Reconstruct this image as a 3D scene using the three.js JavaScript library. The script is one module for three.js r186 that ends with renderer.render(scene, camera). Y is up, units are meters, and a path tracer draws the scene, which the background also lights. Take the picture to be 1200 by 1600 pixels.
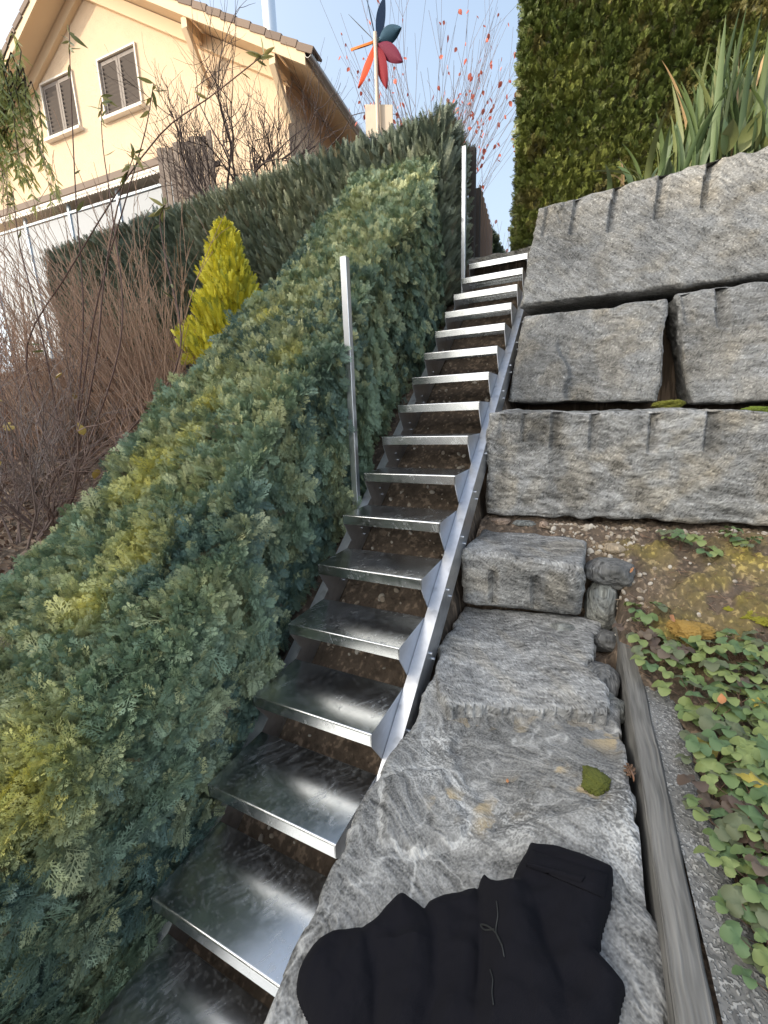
import * as THREE from 'three';
import { mergeGeometries } from 'three/addons/utils/BufferGeometryUtils.js';
import { RoundedBoxGeometry } from 'three/addons/geometries/RoundedBoxGeometry.js';

// ---------------------------------------------------------------- camera, sky, sun, exposure
const scene = new THREE.Scene();
const renderer = new THREE.WebGLRenderer({ antialias: true });
renderer.setSize(768, 1024);
renderer.toneMapping = THREE.LinearToneMapping;
renderer.toneMappingExposure = 1.36;
renderer.shadowMap.enabled = true;

const V = (x, y, z) => new THREE.Vector3(x, y, z);
const F = 652.09, PITCH = -0.2209, ROLL = -0.0344, YAW = -0.4571;      // fitted to the treads
const EYE = V(1.28115, 0.123, 2.6151);
const fwd = V(Math.sin(YAW) * Math.cos(PITCH), Math.sin(PITCH), -Math.cos(YAW) * Math.cos(PITCH));
const r0 = V(Math.cos(YAW), 0, Math.sin(YAW)), u0 = r0.clone().cross(fwd);
const right = r0.clone().multiplyScalar(Math.cos(ROLL)).addScaledVector(u0, Math.sin(ROLL));
const upv = u0.clone().multiplyScalar(Math.cos(ROLL)).addScaledVector(r0, -Math.sin(ROLL));
const camera = new THREE.PerspectiveCamera(2 * Math.atan(800 / F) * 180 / Math.PI, 0.75, 0.05, 600);
camera.position.copy(EYE);
camera.quaternion.setFromRotationMatrix(new THREE.Matrix4().makeBasis(right, upv, fwd.clone().negate()));
camera.updateMatrixWorld();
scene.add(camera);

const SUN = V(-0.66, 0.33, 0.68).normalize();
{ // a clear late-autumn sky, hazy round the low sun
  const W = 1024, H = 512, d = new Float32Array(W * H * 4);
  for (let j = 0; j < H; j++) for (let i = 0; i < W; i++) {
    const el = ((j + 0.5) / H - 0.5) * Math.PI, az = ((i + 0.5) / W - 0.5) * 2 * Math.PI;
    const x = Math.cos(el) * Math.cos(az), y = Math.sin(el), z = Math.cos(el) * Math.sin(az);
    const c = Math.max(-1, Math.min(1, x * SUN.x + y * SUN.y + z * SUN.z)), ang = Math.acos(c);
    const h = 1 - Math.max(0, y);
    let r = 0.16 + 0.51 * h, g = 0.28 + 0.53 * h, b = 0.52 + 0.40 * h;
    const glow = 3.6 * Math.exp(-Math.pow(ang / 0.62, 2)) + 1.5 * Math.exp(-Math.pow(ang / 0.95, 2));
    r += glow * 1.0; g += glow * 0.90; b += glow * 0.74;
    if (y < 0) { const k = Math.min(1, -y * 12); r = r * (1 - k) + 0.16 * k; g = g * (1 - k) + 0.15 * k; b = b * (1 - k) + 0.13 * k; }
    const o = (j * W + i) * 4; d[o] = r; d[o + 1] = g; d[o + 2] = b; d[o + 3] = 1;
  }
  const t = new THREE.DataTexture(d, W, H, THREE.RGBAFormat, THREE.FloatType);
  t.mapping = THREE.EquirectangularReflectionMapping; t.magFilter = t.minFilter = THREE.LinearFilter;
  t.needsUpdate = true; scene.background = t; scene.environment = t;
}
const sun = new THREE.DirectionalLight(new THREE.Color().setRGB(1, 0.86, 0.66), 2.6);
sun.position.copy(SUN).multiplyScalar(40); sun.castShadow = true; sun.shadow.radius = 3;
Object.assign(sun.shadow.camera, { left: -25, right: 25, top: 25, bottom: -25, near: 1, far: 90 });
sun.shadow.mapSize.set(2048, 2048);
scene.add(sun, sun.target);

// ---------------------------------------------------------------- helpers
function rng(seed) { let a = seed >>> 0; return () => { a = (a + 0x6D2B79F5) | 0; let t = Math.imul(a ^ (a >>> 15), 1 | a); t = (t + Math.imul(t ^ (t >>> 7), 61 | t)) ^ t; return ((t ^ (t >>> 14)) >>> 0) / 4294967296; }; }
const clamp = (x, a = 0, b = 1) => Math.max(a, Math.min(b, x)), mix = (a, b, t) => a + (b - a) * t;
const sstep = (a, b, x) => { const t = clamp((x - a) / (b - a)); return t * t * (3 - 2 * t); };
function hash(i, j, k) { let h = Math.imul(i, 374761393) ^ Math.imul(j, 668265263) ^ Math.imul(k, 2147483647 - 1274126177); h = Math.imul(h ^ (h >>> 13), 1274126177); h = Math.imul(h ^ (h >>> 15), 2246822519); return ((h ^ (h >>> 16)) >>> 0) / 4294967296; }
function vn(x, y, z = 0) { // value noise 0..1
  const i = Math.floor(x), j = Math.floor(y), k = Math.floor(z); let a = x - i, b = y - j, c = z - k;
  a = a * a * (3 - 2 * a); b = b * b * (3 - 2 * b); c = c * c * (3 - 2 * c);
  const L = (q) => { const p = hash(i, j, q), r = hash(i + 1, j, q), s = hash(i, j + 1, q), t = hash(i + 1, j + 1, q); return (p + (r - p) * a) * (1 - b) + (s + (t - s) * a) * b; };
  const lo = L(k); return c === 0 ? lo : lo + (L(k + 1) - lo) * c;
}
function fbm(x, y, z = 0, n = 4) { let s = 0, a = 0.5, t = 0; for (let i = 0; i < n; i++) { s += a * vn(x, y, z); t += a; x = x * 2.03 + 17.1; y = y * 2.03 + 5.3; z = z ? z * 2.03 + 9.7 : 0; a *= 0.5; } return s / t; }
function tn(x, y, px, py, s) { // tiling value noise
  const i = Math.floor(x), j = Math.floor(y); let a = x - i, b = y - j; a = a * a * (3 - 2 * a); b = b * b * (3 - 2 * b);
  const m = (v, p) => ((v % p) + p) % p, i0 = m(i, px), i1 = m(i + 1, px), j0 = m(j, py), j1 = m(j + 1, py);
  const p = hash(i0, j0, s), r = hash(i1, j0, s), q = hash(i0, j1, s), t = hash(i1, j1, s);
  return (p + (r - p) * a) * (1 - b) + (q + (t - q) * a) * b;
}
function tf(u, v, px, py, s, n = 4) { let t = 0, a = 0.5, k = 0; for (let i = 0; i < n; i++) { t += a * tn(u * px, v * py, px, py, s + i); k += a; px *= 2; py *= 2; a *= 0.5; } return t / k; }
const lin2s = (c) => { c = clamp(c); return 255 * (c <= 0.0031308 ? 12.92 * c : 1.055 * Math.pow(c, 1 / 2.4) - 0.055); };
function texture(w, h, fn, color = true, wrap = true) {
  const d = new Uint8Array(w * h * 4);
  for (let j = 0; j < h; j++) for (let i = 0; i < w; i++) {
    const c = fn((i + 0.5) / w, (j + 0.5) / h), o = (j * w + i) * 4;
    if (color) { d[o] = lin2s(c[0]); d[o + 1] = lin2s(c[1]); d[o + 2] = lin2s(c[2]); } else d[o] = d[o + 1] = d[o + 2] = clamp(c) * 255;
    d[o + 3] = 255;
  }
  const t = new THREE.DataTexture(d, w, h); t.magFilter = THREE.LinearFilter; t.minFilter = THREE.LinearMipmapLinearFilter; t.generateMipmaps = true;
  if (wrap) t.wrapS = t.wrapT = THREE.RepeatWrapping; if (color) t.colorSpace = THREE.SRGBColorSpace; t.needsUpdate = true; return t;
}
const rgb = (r, g, b) => new THREE.Color().setRGB(r, g, b);
const mat = (o) => { if (Array.isArray(o.color)) o.color = rgb(...o.color); return new THREE.MeshStandardMaterial({ roughness: 0.8, metalness: 0, side: THREE.DoubleSide, ...o }); };
const leafMat = (o) => { if (Array.isArray(o.color)) o.color = rgb(...o.color); return new THREE.MeshPhysicalMaterial({ roughness: 0.75, transmission: 0.3, thickness: 0, side: THREE.DoubleSide, ...o }); };

function ray(x, y) { return fwd.clone().multiplyScalar(F).addScaledVector(right, x - 600).addScaledVector(upv, -(y - 800)); }
function at(x, y, ax, v) { const d = ray(x, y); return EYE.clone().addScaledVector(d, (v - EYE[ax]) / d[ax]); }   // where the ray meets the plane that the thing touches

const used = {};
function numbered(n) { const k = used[n] = (used[n] ?? -1) + 1; return k ? `${n}_${String(k).padStart(3, '0')}` : n; }
const shadow = (o) => { o.castShadow = o.receiveShadow = true; return o; };
function tag(o, label, category, group) { o.userData.label = label; o.userData.category = category; if (group) o.userData.group = group; return o; }
function thing(name, label, category, p = [0, 0, 0], group, turn = 0) { const g = new THREE.Group(); g.name = numbered(name); g.position.set(...p); g.rotation.y = turn; scene.add(g); return tag(g, label, category, group); }
function part(name, geo, m, parent, label) { const o = shadow(new THREE.Mesh(geo, m)); o.name = name; if (label) o.userData.label = label; parent.add(o); return o; }
function single(name, geo, m, label, category, group, p) { const o = shadow(new THREE.Mesh(geo, m)); o.name = numbered(name); if (p) o.position.set(...p); scene.add(o); return tag(o, label, category, group); }
function structure(name, geo, m) { const o = shadow(new THREE.Mesh(geo, m)); o.name = name; o.userData.kind = 'structure'; o.userData.label = name.replace(/_/g, ' '); scene.add(o); return o; }
function box(w, h, d, x = 0, y = 0, z = 0, r = 0) { const g = r ? new RoundedBoxGeometry(w, h, d, 2, r) : new THREE.BoxGeometry(w, h, d); g.translate(x, y, z); return g; }
function geo(pos, idx, uv, col) { const g = new THREE.BufferGeometry(); g.setAttribute('position', new THREE.Float32BufferAttribute(pos, 3)); if (uv) g.setAttribute('uv', new THREE.Float32BufferAttribute(uv, 2)); if (col) g.setAttribute('color', new THREE.Float32BufferAttribute(col, 3)); g.setIndex(idx); g.computeVertexNormals(); return g; }
class Tubes { // many round sticks in one geometry
  constructor() { this.p = []; this.i = []; this.n = 0; }
  add(pts, rad, sides = 5) {
    const base = this.p.length / 3, N = pts.length; let X = null;
    for (let k = 0; k < N; k++) {
      const d = pts[Math.min(k + 1, N - 1)].clone().sub(pts[Math.max(k - 1, 0)]).normalize();
      if (!X) X = Math.abs(d.y) < 0.9 ? V(0, 1, 0).cross(d).normalize() : V(1, 0, 0).cross(d).normalize();
      X.addScaledVector(d, -X.dot(d)).normalize(); const Y = d.clone().cross(X), r = typeof rad === 'function' ? rad(k / (N - 1)) : Array.isArray(rad) ? rad[k] : rad;
      for (let s = 0; s < sides; s++) { const a = s / sides * 2 * Math.PI, c = Math.cos(a) * r, e = Math.sin(a) * r; this.p.push(pts[k].x + X.x * c + Y.x * e, pts[k].y + X.y * c + Y.y * e, pts[k].z + X.z * c + Y.z * e); }
      if (k) for (let s = 0; s < sides; s++) { const a = base + (k - 1) * sides + s, b = base + (k - 1) * sides + (s + 1) % sides; this.i.push(a, b, a + sides, b, b + sides, a + sides); }
    }
    const c0 = this.p.length / 3; this.p.push(pts[0].x, pts[0].y, pts[0].z, pts[N - 1].x, pts[N - 1].y, pts[N - 1].z);
    for (let s = 0; s < sides; s++) { this.i.push(c0, base + (s + 1) % sides, base + s, c0 + 1, base + (N - 1) * sides + s, base + (N - 1) * sides + (s + 1) % sides); }
    return this;
  }
  build() { return geo(this.p, this.i); }
}
function extrude(pts, depth, bevel = 0) { const s = new THREE.Shape(pts.map((q) => new THREE.Vector2(q[0], q[1]))); return new THREE.ExtrudeGeometry(s, { depth, bevelEnabled: bevel > 0, bevelSize: bevel, bevelThickness: bevel, bevelSegments: 1 }); }

// ---------------------------------------------------------------- textures and materials
const gneiss = (seed, contrast) => {
  const hgt = new Float32Array(1024 * 1024);
  const col = texture(1024, 1024, (u, v) => {
    const w = (tf(u, v, 5, 5, seed, 3) - 0.5) * 0.09, w2 = (tf(u, v, 4, 4, seed + 9, 3) - 0.5) * 0.12;
    const st = tf(u + w, v + w2 + u, 14, 52, seed + 20, 4), st2 = tf(u + w2, v + w + u, 46, 120, seed + 31, 3), gr = tf(u, v, 190, 210, seed + 44, 2), big = tf(u, v, 3, 4, seed + 60, 5);
    let k = 0.245 + contrast * ((st - 0.5) * 0.17 + (st2 - 0.5) * 0.15) + (gr - 0.5) * 0.20 + (big - 0.5) * 0.14;
    if (gr > 0.74 && st2 > 0.52) k += 0.12; if (gr < 0.24) k -= 0.06;
    const warm = sstep(0.55, 0.75, tf(u, v, 6, 9, seed + 77, 4)) * 0.06;
    k = clamp(k, 0.06, 0.7);
    hgt[Math.floor(v * 1024) * 1024 + Math.floor(u * 1024)] = clamp(0.5 + (st - 0.5) * 0.7 + (st2 - 0.5) * 0.5 + (gr - 0.5) * 0.35);
    return [k * (1 + warm), k * (1 + warm * 0.25), k * (0.98 - warm)];
  });
  const bump = texture(1024, 1024, (u, v) => hgt[Math.floor(v * 1024) * 1024 + Math.floor(u * 1024)], false);
  return mat({ map: col, bumpMap: bump, bumpScale: 0.009, roughness: 0.88, vertexColors: true });
};
const stoneA = gneiss(3, 1.0), stoneB = gneiss(211, 1.55);
const soilTex = texture(512, 512, (u, v) => { const a = tf(u, v, 8, 8, 5, 5), b = tf(u, v, 60, 60, 15, 3), k = 0.045 + 0.075 * a + 0.07 * (b - 0.4); const l = b > 0.66 ? 1.7 : 1; return [k * 1.25 * l, k * 0.92 * l, k * 0.66 * l]; });
const soilBump = texture(512, 512, (u, v) => tf(u, v, 20, 20, 5, 5), false);
const soil = mat({ map: soilTex, bumpMap: soilBump, bumpScale: 0.04, roughness: 0.95 });
const [smear, smearC, film] = (() => { // dried water marks and wipe streaks on sheet steel
  const N = 768, A = new Float32Array(N * N), B = new Float32Array(N * N), at2 = (u, v) => Math.floor(v * N) * N + Math.floor(u * N);
  const a = texture(N, N, (u, v) => { const w = (tf(u, v, 6, 6, 91, 4) - 0.5) * 0.16, p = sstep(0.40, 0.74, tf(u + w * 0.8, v - w, 5, 7, 99, 4)), f = tf(u + w, v + u * 2 + w, 26, 64, 103, 4), g = tf(u + w, v - w, 40, 44, 171, 3), k = p * (0.55 * sstep(0.36, 0.8, f) + 0.45 * sstep(0.4, 0.8, g)); A[at2(u, v)] = k; B[at2(u, v)] = sstep(0.55, 0.85, tf(u, v, 90, 90, 181, 2)); return 0.19 + 0.11 * k + 0.05 * g; }, false);
  const b = texture(N, N, (u, v) => { const k = 0.57 + 0.04 * A[at2(u, v)]; return [k * 0.97, k, k * 1.02]; });
  const c = texture(N, N, (u, v) => 1 - 0.13 * A[at2(u, v)] - 0.07 * B[at2(u, v)], false); return [a, b, c];
})();
const steel = mat({ map: smearC, metalness: 1, roughness: 1, roughnessMap: smear, metalnessMap: film });
const galv = mat({ color: [0.62, 0.64, 0.67], metalness: 1, roughness: 0.42 });
const galvMap = texture(512, 512, (u, v) => { const k = 0.58 + 0.14 * (tf(u, v, 24, 24, 7, 4) - 0.5) - 0.12 * sstep(0.62, 0.75, tf(u, v, 9, 9, 19, 4)); return [k, k * 1.02, k * 1.06]; });
const rail = mat({ map: galvMap, metalness: 0.9, roughness: 0.38 });
const bark = mat({ color: [0.075, 0.055, 0.04], roughness: 0.95 });

// ---------------------------------------------------------------- ground
const RISE = 0.2132, RUN = 0.282, SLOPE = RISE / RUN, TREAD = 0.318, WID = 0.6;
const hedgeLine = [[-2.4, 2.9], [-1.8, 2.40], [-0.95, 1.62], [-0.43, 1.16], [0.13, 0.68], [0.49, 0.37], [0.87, 0.05], [1.15, -0.24], [1.42, -0.47], [1.84, -0.76], [2.3, -1.02], [3.0, -1.45]];
const lerpTab = (t, x) => { if (x <= t[0][0]) return t[0][1]; for (let i = 1; i < t.length; i++) if (x <= t[i][0]) return mix(t[i - 1][1], t[i][1], (x - t[i - 1][0]) / (t[i][0] - t[i - 1][0])); return t[t.length - 1][1]; };
function groundY(x, z) {
  const stairs = z < -2.45 ? 1.78 : -SLOPE * Math.min(z, 3.2) - 0.44 - (z > 3.2 ? (z - 3.2) * 0.15 : 0);
  const left = z < -1.95 ? 1.15 + sstep(-2.2, -4.5, z) * 0.7 : -0.5 - 0.45 * Math.min(z, 4) - (z > 4 ? (z - 4) * 0.12 : 0);
  const rightS = z < -2.0 ? 1.72 : z < -1.6 ? 0.8 : z < -0.45 ? 0.0 : -1.62 - (z > 3 ? (z - 3) * 0.15 : 0);
  let y = mix(left, stairs, sstep(-1.5, -1.0, x)); y = mix(y, rightS, sstep(0.60, 0.72, x));
  return y + (fbm(x * 2.2, z * 2.2, 3, 4) - 0.5) * 0.09 * (z > -3 ? 1 : 0.5);
}
{
  const ax = (a, b, s, far) => { const r = []; for (let v = a; v <= b + 1e-6; v += s) r.push(v); return [...far.map((q) => a - q).reverse(), ...r, ...far.map((q) => b + q)]; };
  const xs = ax(-8, 4, 0.08, [1, 3, 7, 15, 40, 120, 260]), zs = ax(-5, 5, 0.08, [1, 3, 7, 15, 40, 120, 260]);
  const p = [], uv = [], id = [];
  zs.forEach((z) => xs.forEach((x) => { p.push(x, groundY(x, z), z); uv.push(x / 1.3, z / 1.3); }));
  for (let j = 0; j + 1 < zs.length; j++) for (let i = 0; i + 1 < xs.length; i++) { const a = j * xs.length + i, b = a + xs.length; id.push(a, b, a + 1, a + 1, b, b + 1); }
  structure('ground', geo(p, id, uv), soil);
}

// ---------------------------------------------------------------- the stones of the wall
function smoothNormals(g) { // shared normals across the faces of a block
  g.computeVertexNormals(); const P = g.attributes.position, N = g.attributes.normal, m = new Map();
  const key = (i) => `${Math.round(P.getX(i) * 4000)},${Math.round(P.getY(i) * 4000)},${Math.round(P.getZ(i) * 4000)}`;
  for (let i = 0; i < P.count; i++) { const k = key(i), a = m.get(k) || [0, 0, 0]; a[0] += N.getX(i); a[1] += N.getY(i); a[2] += N.getZ(i); m.set(k, a); }
  for (let i = 0; i < P.count; i++) { const a = m.get(key(i)), l = Math.hypot(...a) || 1; N.setXYZ(i, a[0] / l, a[1] / l, a[2] / l); }
  return g;
}
// q: front quad [BL, BR, TR, TL], back: shift of the rear face; carve(u, v, p) -> metres pushed into the front face
function stoneBlock(name, label, q, back, m, o = {}) {
  const { cell = 0.011, r = 0.014, big = 0.034, mid = 0.018, seed = 1, carve, stain, uvs = 1.5, skew = m === stoneB ? 0.9 : seed === 3 ? 0.15 : 0.8, group } = o;
  const w = q[0].distanceTo(q[1]), h = q[0].distanceTo(q[3]), d = back.length();
  const nx = Math.ceil(w / cell), ny = Math.ceil(h / cell), nz = Math.ceil(d / (cell * 1.6)), p = [], uv = [], col = [], id = [];
  const place = (a, b, c) => { // a,b,c in metres inside the box
    const P0 = [a, b, c], S = [w, h, d], Q = P0.map((v, i) => clamp(v, r, S[i] - r)), D = P0.map((v, i) => v - Q[i]), l = Math.hypot(...D) || 1;
    const rr = P0.map((v, i) => Q[i] + D[i] / l * r), s = rr[0] / w, t = rr[1] / h, e = rr[2] / d;
    const A = q[0].clone().lerp(q[1], s), B = q[3].clone().lerp(q[2], s); const X = A.lerp(B, t).addScaledVector(back, e);
    const n = V(D[0] / l, D[1] / l, -D[2] / l);
    const k = (fbm(X.x * 2.3 + seed * 7, X.y * 2.3, X.z * 2.3 + seed, 3) - 0.5) * 2 * big + (fbm(X.x * 11 + seed, X.y * 17, X.z * 11, 3) - 0.5) * 2 * mid;
    const edge = 1 + 1.3 * (Math.abs(D[0]) > 1e-4 && Math.abs(D[2]) > 1e-4 || Math.abs(D[1]) > 1e-4 && Math.abs(D[2]) > 1e-4 ? 1 : 0) * vn(X.x * 14, X.y * 14, X.z * 14 + seed);
    X.addScaledVector(n, k * (edge > 1 ? 1.3 : 1) - (edge - 1) * 0.012);
    return X;
  };
  const face = (n1, n2, f, kind) => {
    const base = p.length / 3;
    for (let j = 0; j <= n2; j++) for (let i = 0; i <= n1; i++) {
      const [a, b, c] = f(i / n1, j / n2), X = place(a, b, c);
      if (kind === 'front' && carve) { const k = carve(a, h - b, X); if (k) X.z -= k; }
      p.push(X.x, X.y, X.z); const s = stain ? stain(X, a, b) : null;
      const tone = 0.92 + 0.16 * fbm(X.x * 3 + seed, X.y * 3, X.z * 3, 3); col.push(...(s || [tone, tone, tone]));
      const o1 = seed * 0.37; kind === 'top' ? uv.push((X.x + o1) / uvs, (X.z - X.x * skew + o1) / uvs) : kind === 'side' ? uv.push((X.z + o1) / uvs, (X.y - X.z * skew + o1) / uvs) : uv.push((X.x + o1) / uvs, (X.y - X.x * skew + o1) / uvs);
    }
    for (let j = 0; j < n2; j++) for (let i = 0; i < n1; i++) { const a = base + j * (n1 + 1) + i, b = a + n1 + 1; id.push(a, a + 1, b, a + 1, b + 1, b); }
  };
  face(nx, ny, (s, t) => [s * w, t * h, 0], 'front');
  face(nx, nz, (s, t) => [s * w, h, t * d], 'top');
  face(nx, nz, (s, t) => [(1 - s) * w, 0, t * d], 'top');
  face(nz, ny, (s, t) => [0, t * h, (1 - s) * d], 'side');
  face(nz, ny, (s, t) => [w, t * h, s * d], 'side');
  face(Math.ceil(nx / 6), Math.ceil(ny / 6), (s, t) => [(1 - s) * w, t * h, d], 'back');
  return single(name, smoothNormals(geo(p, id, uv, col)), m, label, 'stone block', group);
}
const grooves = (list) => (u, v) => { let k = 0; for (const [c, len, wd = 0.034, dp = 0.024, lean = 0] of list) { const t = (u - c + lean * v) / (wd / 2); if (Math.abs(t) < 1 && v < len) k = Math.max(k, 1.5 * dp * (t < -0.72 ? 1 : Math.pow((1 - t) / 1.72, 0.7))); } return k; };
const dirt = (seed, amount, warm) => (X) => { // weather stains: lichen, run-off and iron, in blotches
  const b = sstep(0.48, 0.70, fbm(X.x * 3.1 + seed, X.y * 2.1, seed * 3 + X.z * 3, 5)), c = sstep(0.55, 0.72, fbm(X.x * 9 + seed, X.y * 2.2, X.z * 5 + 9, 4)), t = 0.92 + 0.16 * vn(X.x * 5, X.y * 5, X.z * 5), e = sstep(0.52, 0.68, fbm(X.x * 5 + seed * 2, X.y * 5, X.z * 5, 4)) * warm;
  const k = t * (1 - amount * (0.55 * b + 0.35 * c)); return [k * (1 + 0.08 * e), k * (1 + 0.01 * e), k * (1 - 0.10 * e)];
};
const GW = 'granite blocks of the dry stone wall';
const carveTop = (() => { const g = grooves([[0.10, 0.28, 0.045, 0.022, 0.0], [0.33, 0.31, 0.058, 0.028, 0.0], [0.62, 0.36, 0.072, 0.038, 0.01], [0.92, 0.33, 0.06, 0.034, 0.02], [1.22, 0.33, 0.08, 0.05, 0.03]]);
  return (u, v, X) => g(u, v) + (u > 0.20 + 0.02 * Math.sin(v * 40) && u < 0.205 + 0.02 * Math.sin(v * 40) + 0.012 && v < 0.24 ? 0.012 : 0); })();
stoneBlock('granite_block', 'long top granite block with slanting drill grooves below the iris leaves', [at(812, 480, 'z', -1.25), V(3.3, 0.95, -1.22), V(3.3, 1.86, -1.5), at(838, 322, 'z', -1.5)], V(0.05, 0, -0.75), stoneA, { seed: 3, carve: carveTop, r: 0.02, stain: dirt(4, 0.35, 0.5), group: GW });
const midCrack = (u, v) => { const c = 0.26 + v * 0.30 + 0.03 * Math.sin(v * 17); const dd = u - c; return v > 0.18 ? sstep(0.18, 0.34, v) * (0.045 * sstep(-0.012, 0.012, dd) * (1 - 0.8 * sstep(0.05, 0.42, dd)) + 0.02 * Math.exp(-Math.pow((dd - 0.03) / 0.03, 2)) * vn(u * 40, v * 40)) : 0; };
stoneBlock('granite_block', 'cracked granite block between the stair rail and the black wall gap', [at(792, 628, 'z', -0.95), V(1.70, 0.17, -0.95), V(1.72, 0.885, -1.15), at(818, 494, 'z', -1.15)], V(0.02, 0, -0.7), stoneA, { seed: 8, carve: midCrack, mid: 0.014, stain: dirt(9, 0.55, 0.7), group: GW });
stoneBlock('granite_block', 'blunt granite block with one deep drill groove, right of the wall gap', [at(1082, 630, 'z', -0.95), V(3.3, 0.16, -0.93), V(3.3, 0.90, -1.15), at(1056, 460, 'z', -1.15)], V(0, 0, -0.7), stoneA, { seed: 13, carve: grooves([[0.05, 0.22, 0.05, 0.02], [0.235, 0.28, 0.06, 0.05, 0.06], [0.65, 0.2]]), stain: dirt(15, 0.5, 0.6), group: GW });
stoneBlock('granite_block', 'stained long granite block with a row of drill grooves, lowest in the wall', [V(0.665, -0.55, -0.20), V(3.0, -0.47, -0.20), V(3.0, 0.07, -0.25), V(0.665, 0.135, -0.25)], V(0, 0, -0.85), stoneB, { seed: 21, carve: grooves([[0.10, 0.17, 0.03, 0.012], [0.24, 0.19, 0.034, 0.018], [0.43, 0.23, 0.05, 0.03], [0.64, 0.25, 0.05, 0.03], [0.95, 0.26, 0.05, 0.036], [1.22, 0.25, 0.05, 0.034], [1.5, 0.2]]), stain: dirt(23, 0.95, 1.0), r: 0.014, group: GW });
stoneBlock('granite_block', 'small weathered granite block with two short drill grooves beside the stairs', [at(719, 947, 'x', 0.665), at(908, 966, 'y', -0.93), at(912, 888, 'y', -0.62), at(721, 862, 'x', 0.665)], V(0.02, 0.03, -0.46), stoneB, { seed: 33, carve: (u, v) => (v > 0.09 ? grooves([[0.19, 0.32, 0.04, 0.03], [0.42, 0.3, 0.04, 0.02]])(u, v) : 0), stain: dirt(35, 0.6, 0.9), r: 0.03, mid: 0.012, group: GW });

// the big flat slabs the jacket lies on
const inPoly = (P, x, z) => { let c = false; for (let i = 0, j = P.length - 1; i < P.length; j = i++) if ((P[i][1] > z) !== (P[j][1] > z) && x < (P[j][0] - P[i][0]) * (z - P[i][1]) / (P[j][1] - P[i][1]) + P[i][0]) c = !c; return c; };
const polyDist = (P, x, z) => { let m = 1e9; for (let i = 0, j = P.length - 1; i < P.length; j = i++) { const ax = P[j][0], az = P[j][1], bx = P[i][0] - ax, bz = P[i][1] - az, t = clamp(((x - ax) * bx + (z - az) * bz) / (bx * bx + bz * bz)); m = Math.min(m, Math.hypot(x - ax - bx * t, z - az - bz * t)); } return inPoly(P, x, z) ? m : -m; };
const pxPoly = (l, y) => l.map(([a, b]) => { const p = at(a, b, 'y', y); return [p.x, p.z]; });
const plate = pxPoly([[598, 1222], [640, 1205], [692, 1210], [735, 1292], [722, 1322], [650, 1330], [596, 1310]], -1.15);
const plate2 = pxPoly([[735, 1120], [960, 1150], [975, 1290], [900, 1310], [770, 1300], [725, 1220], [700, 1160]], -1.10);
const lip = pxPoly([[700, 1112], [760, 1110], [830, 1124], [900, 1134], [960, 1150], [900, 1152], [830, 1142], [760, 1130]], -1.07);
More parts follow.
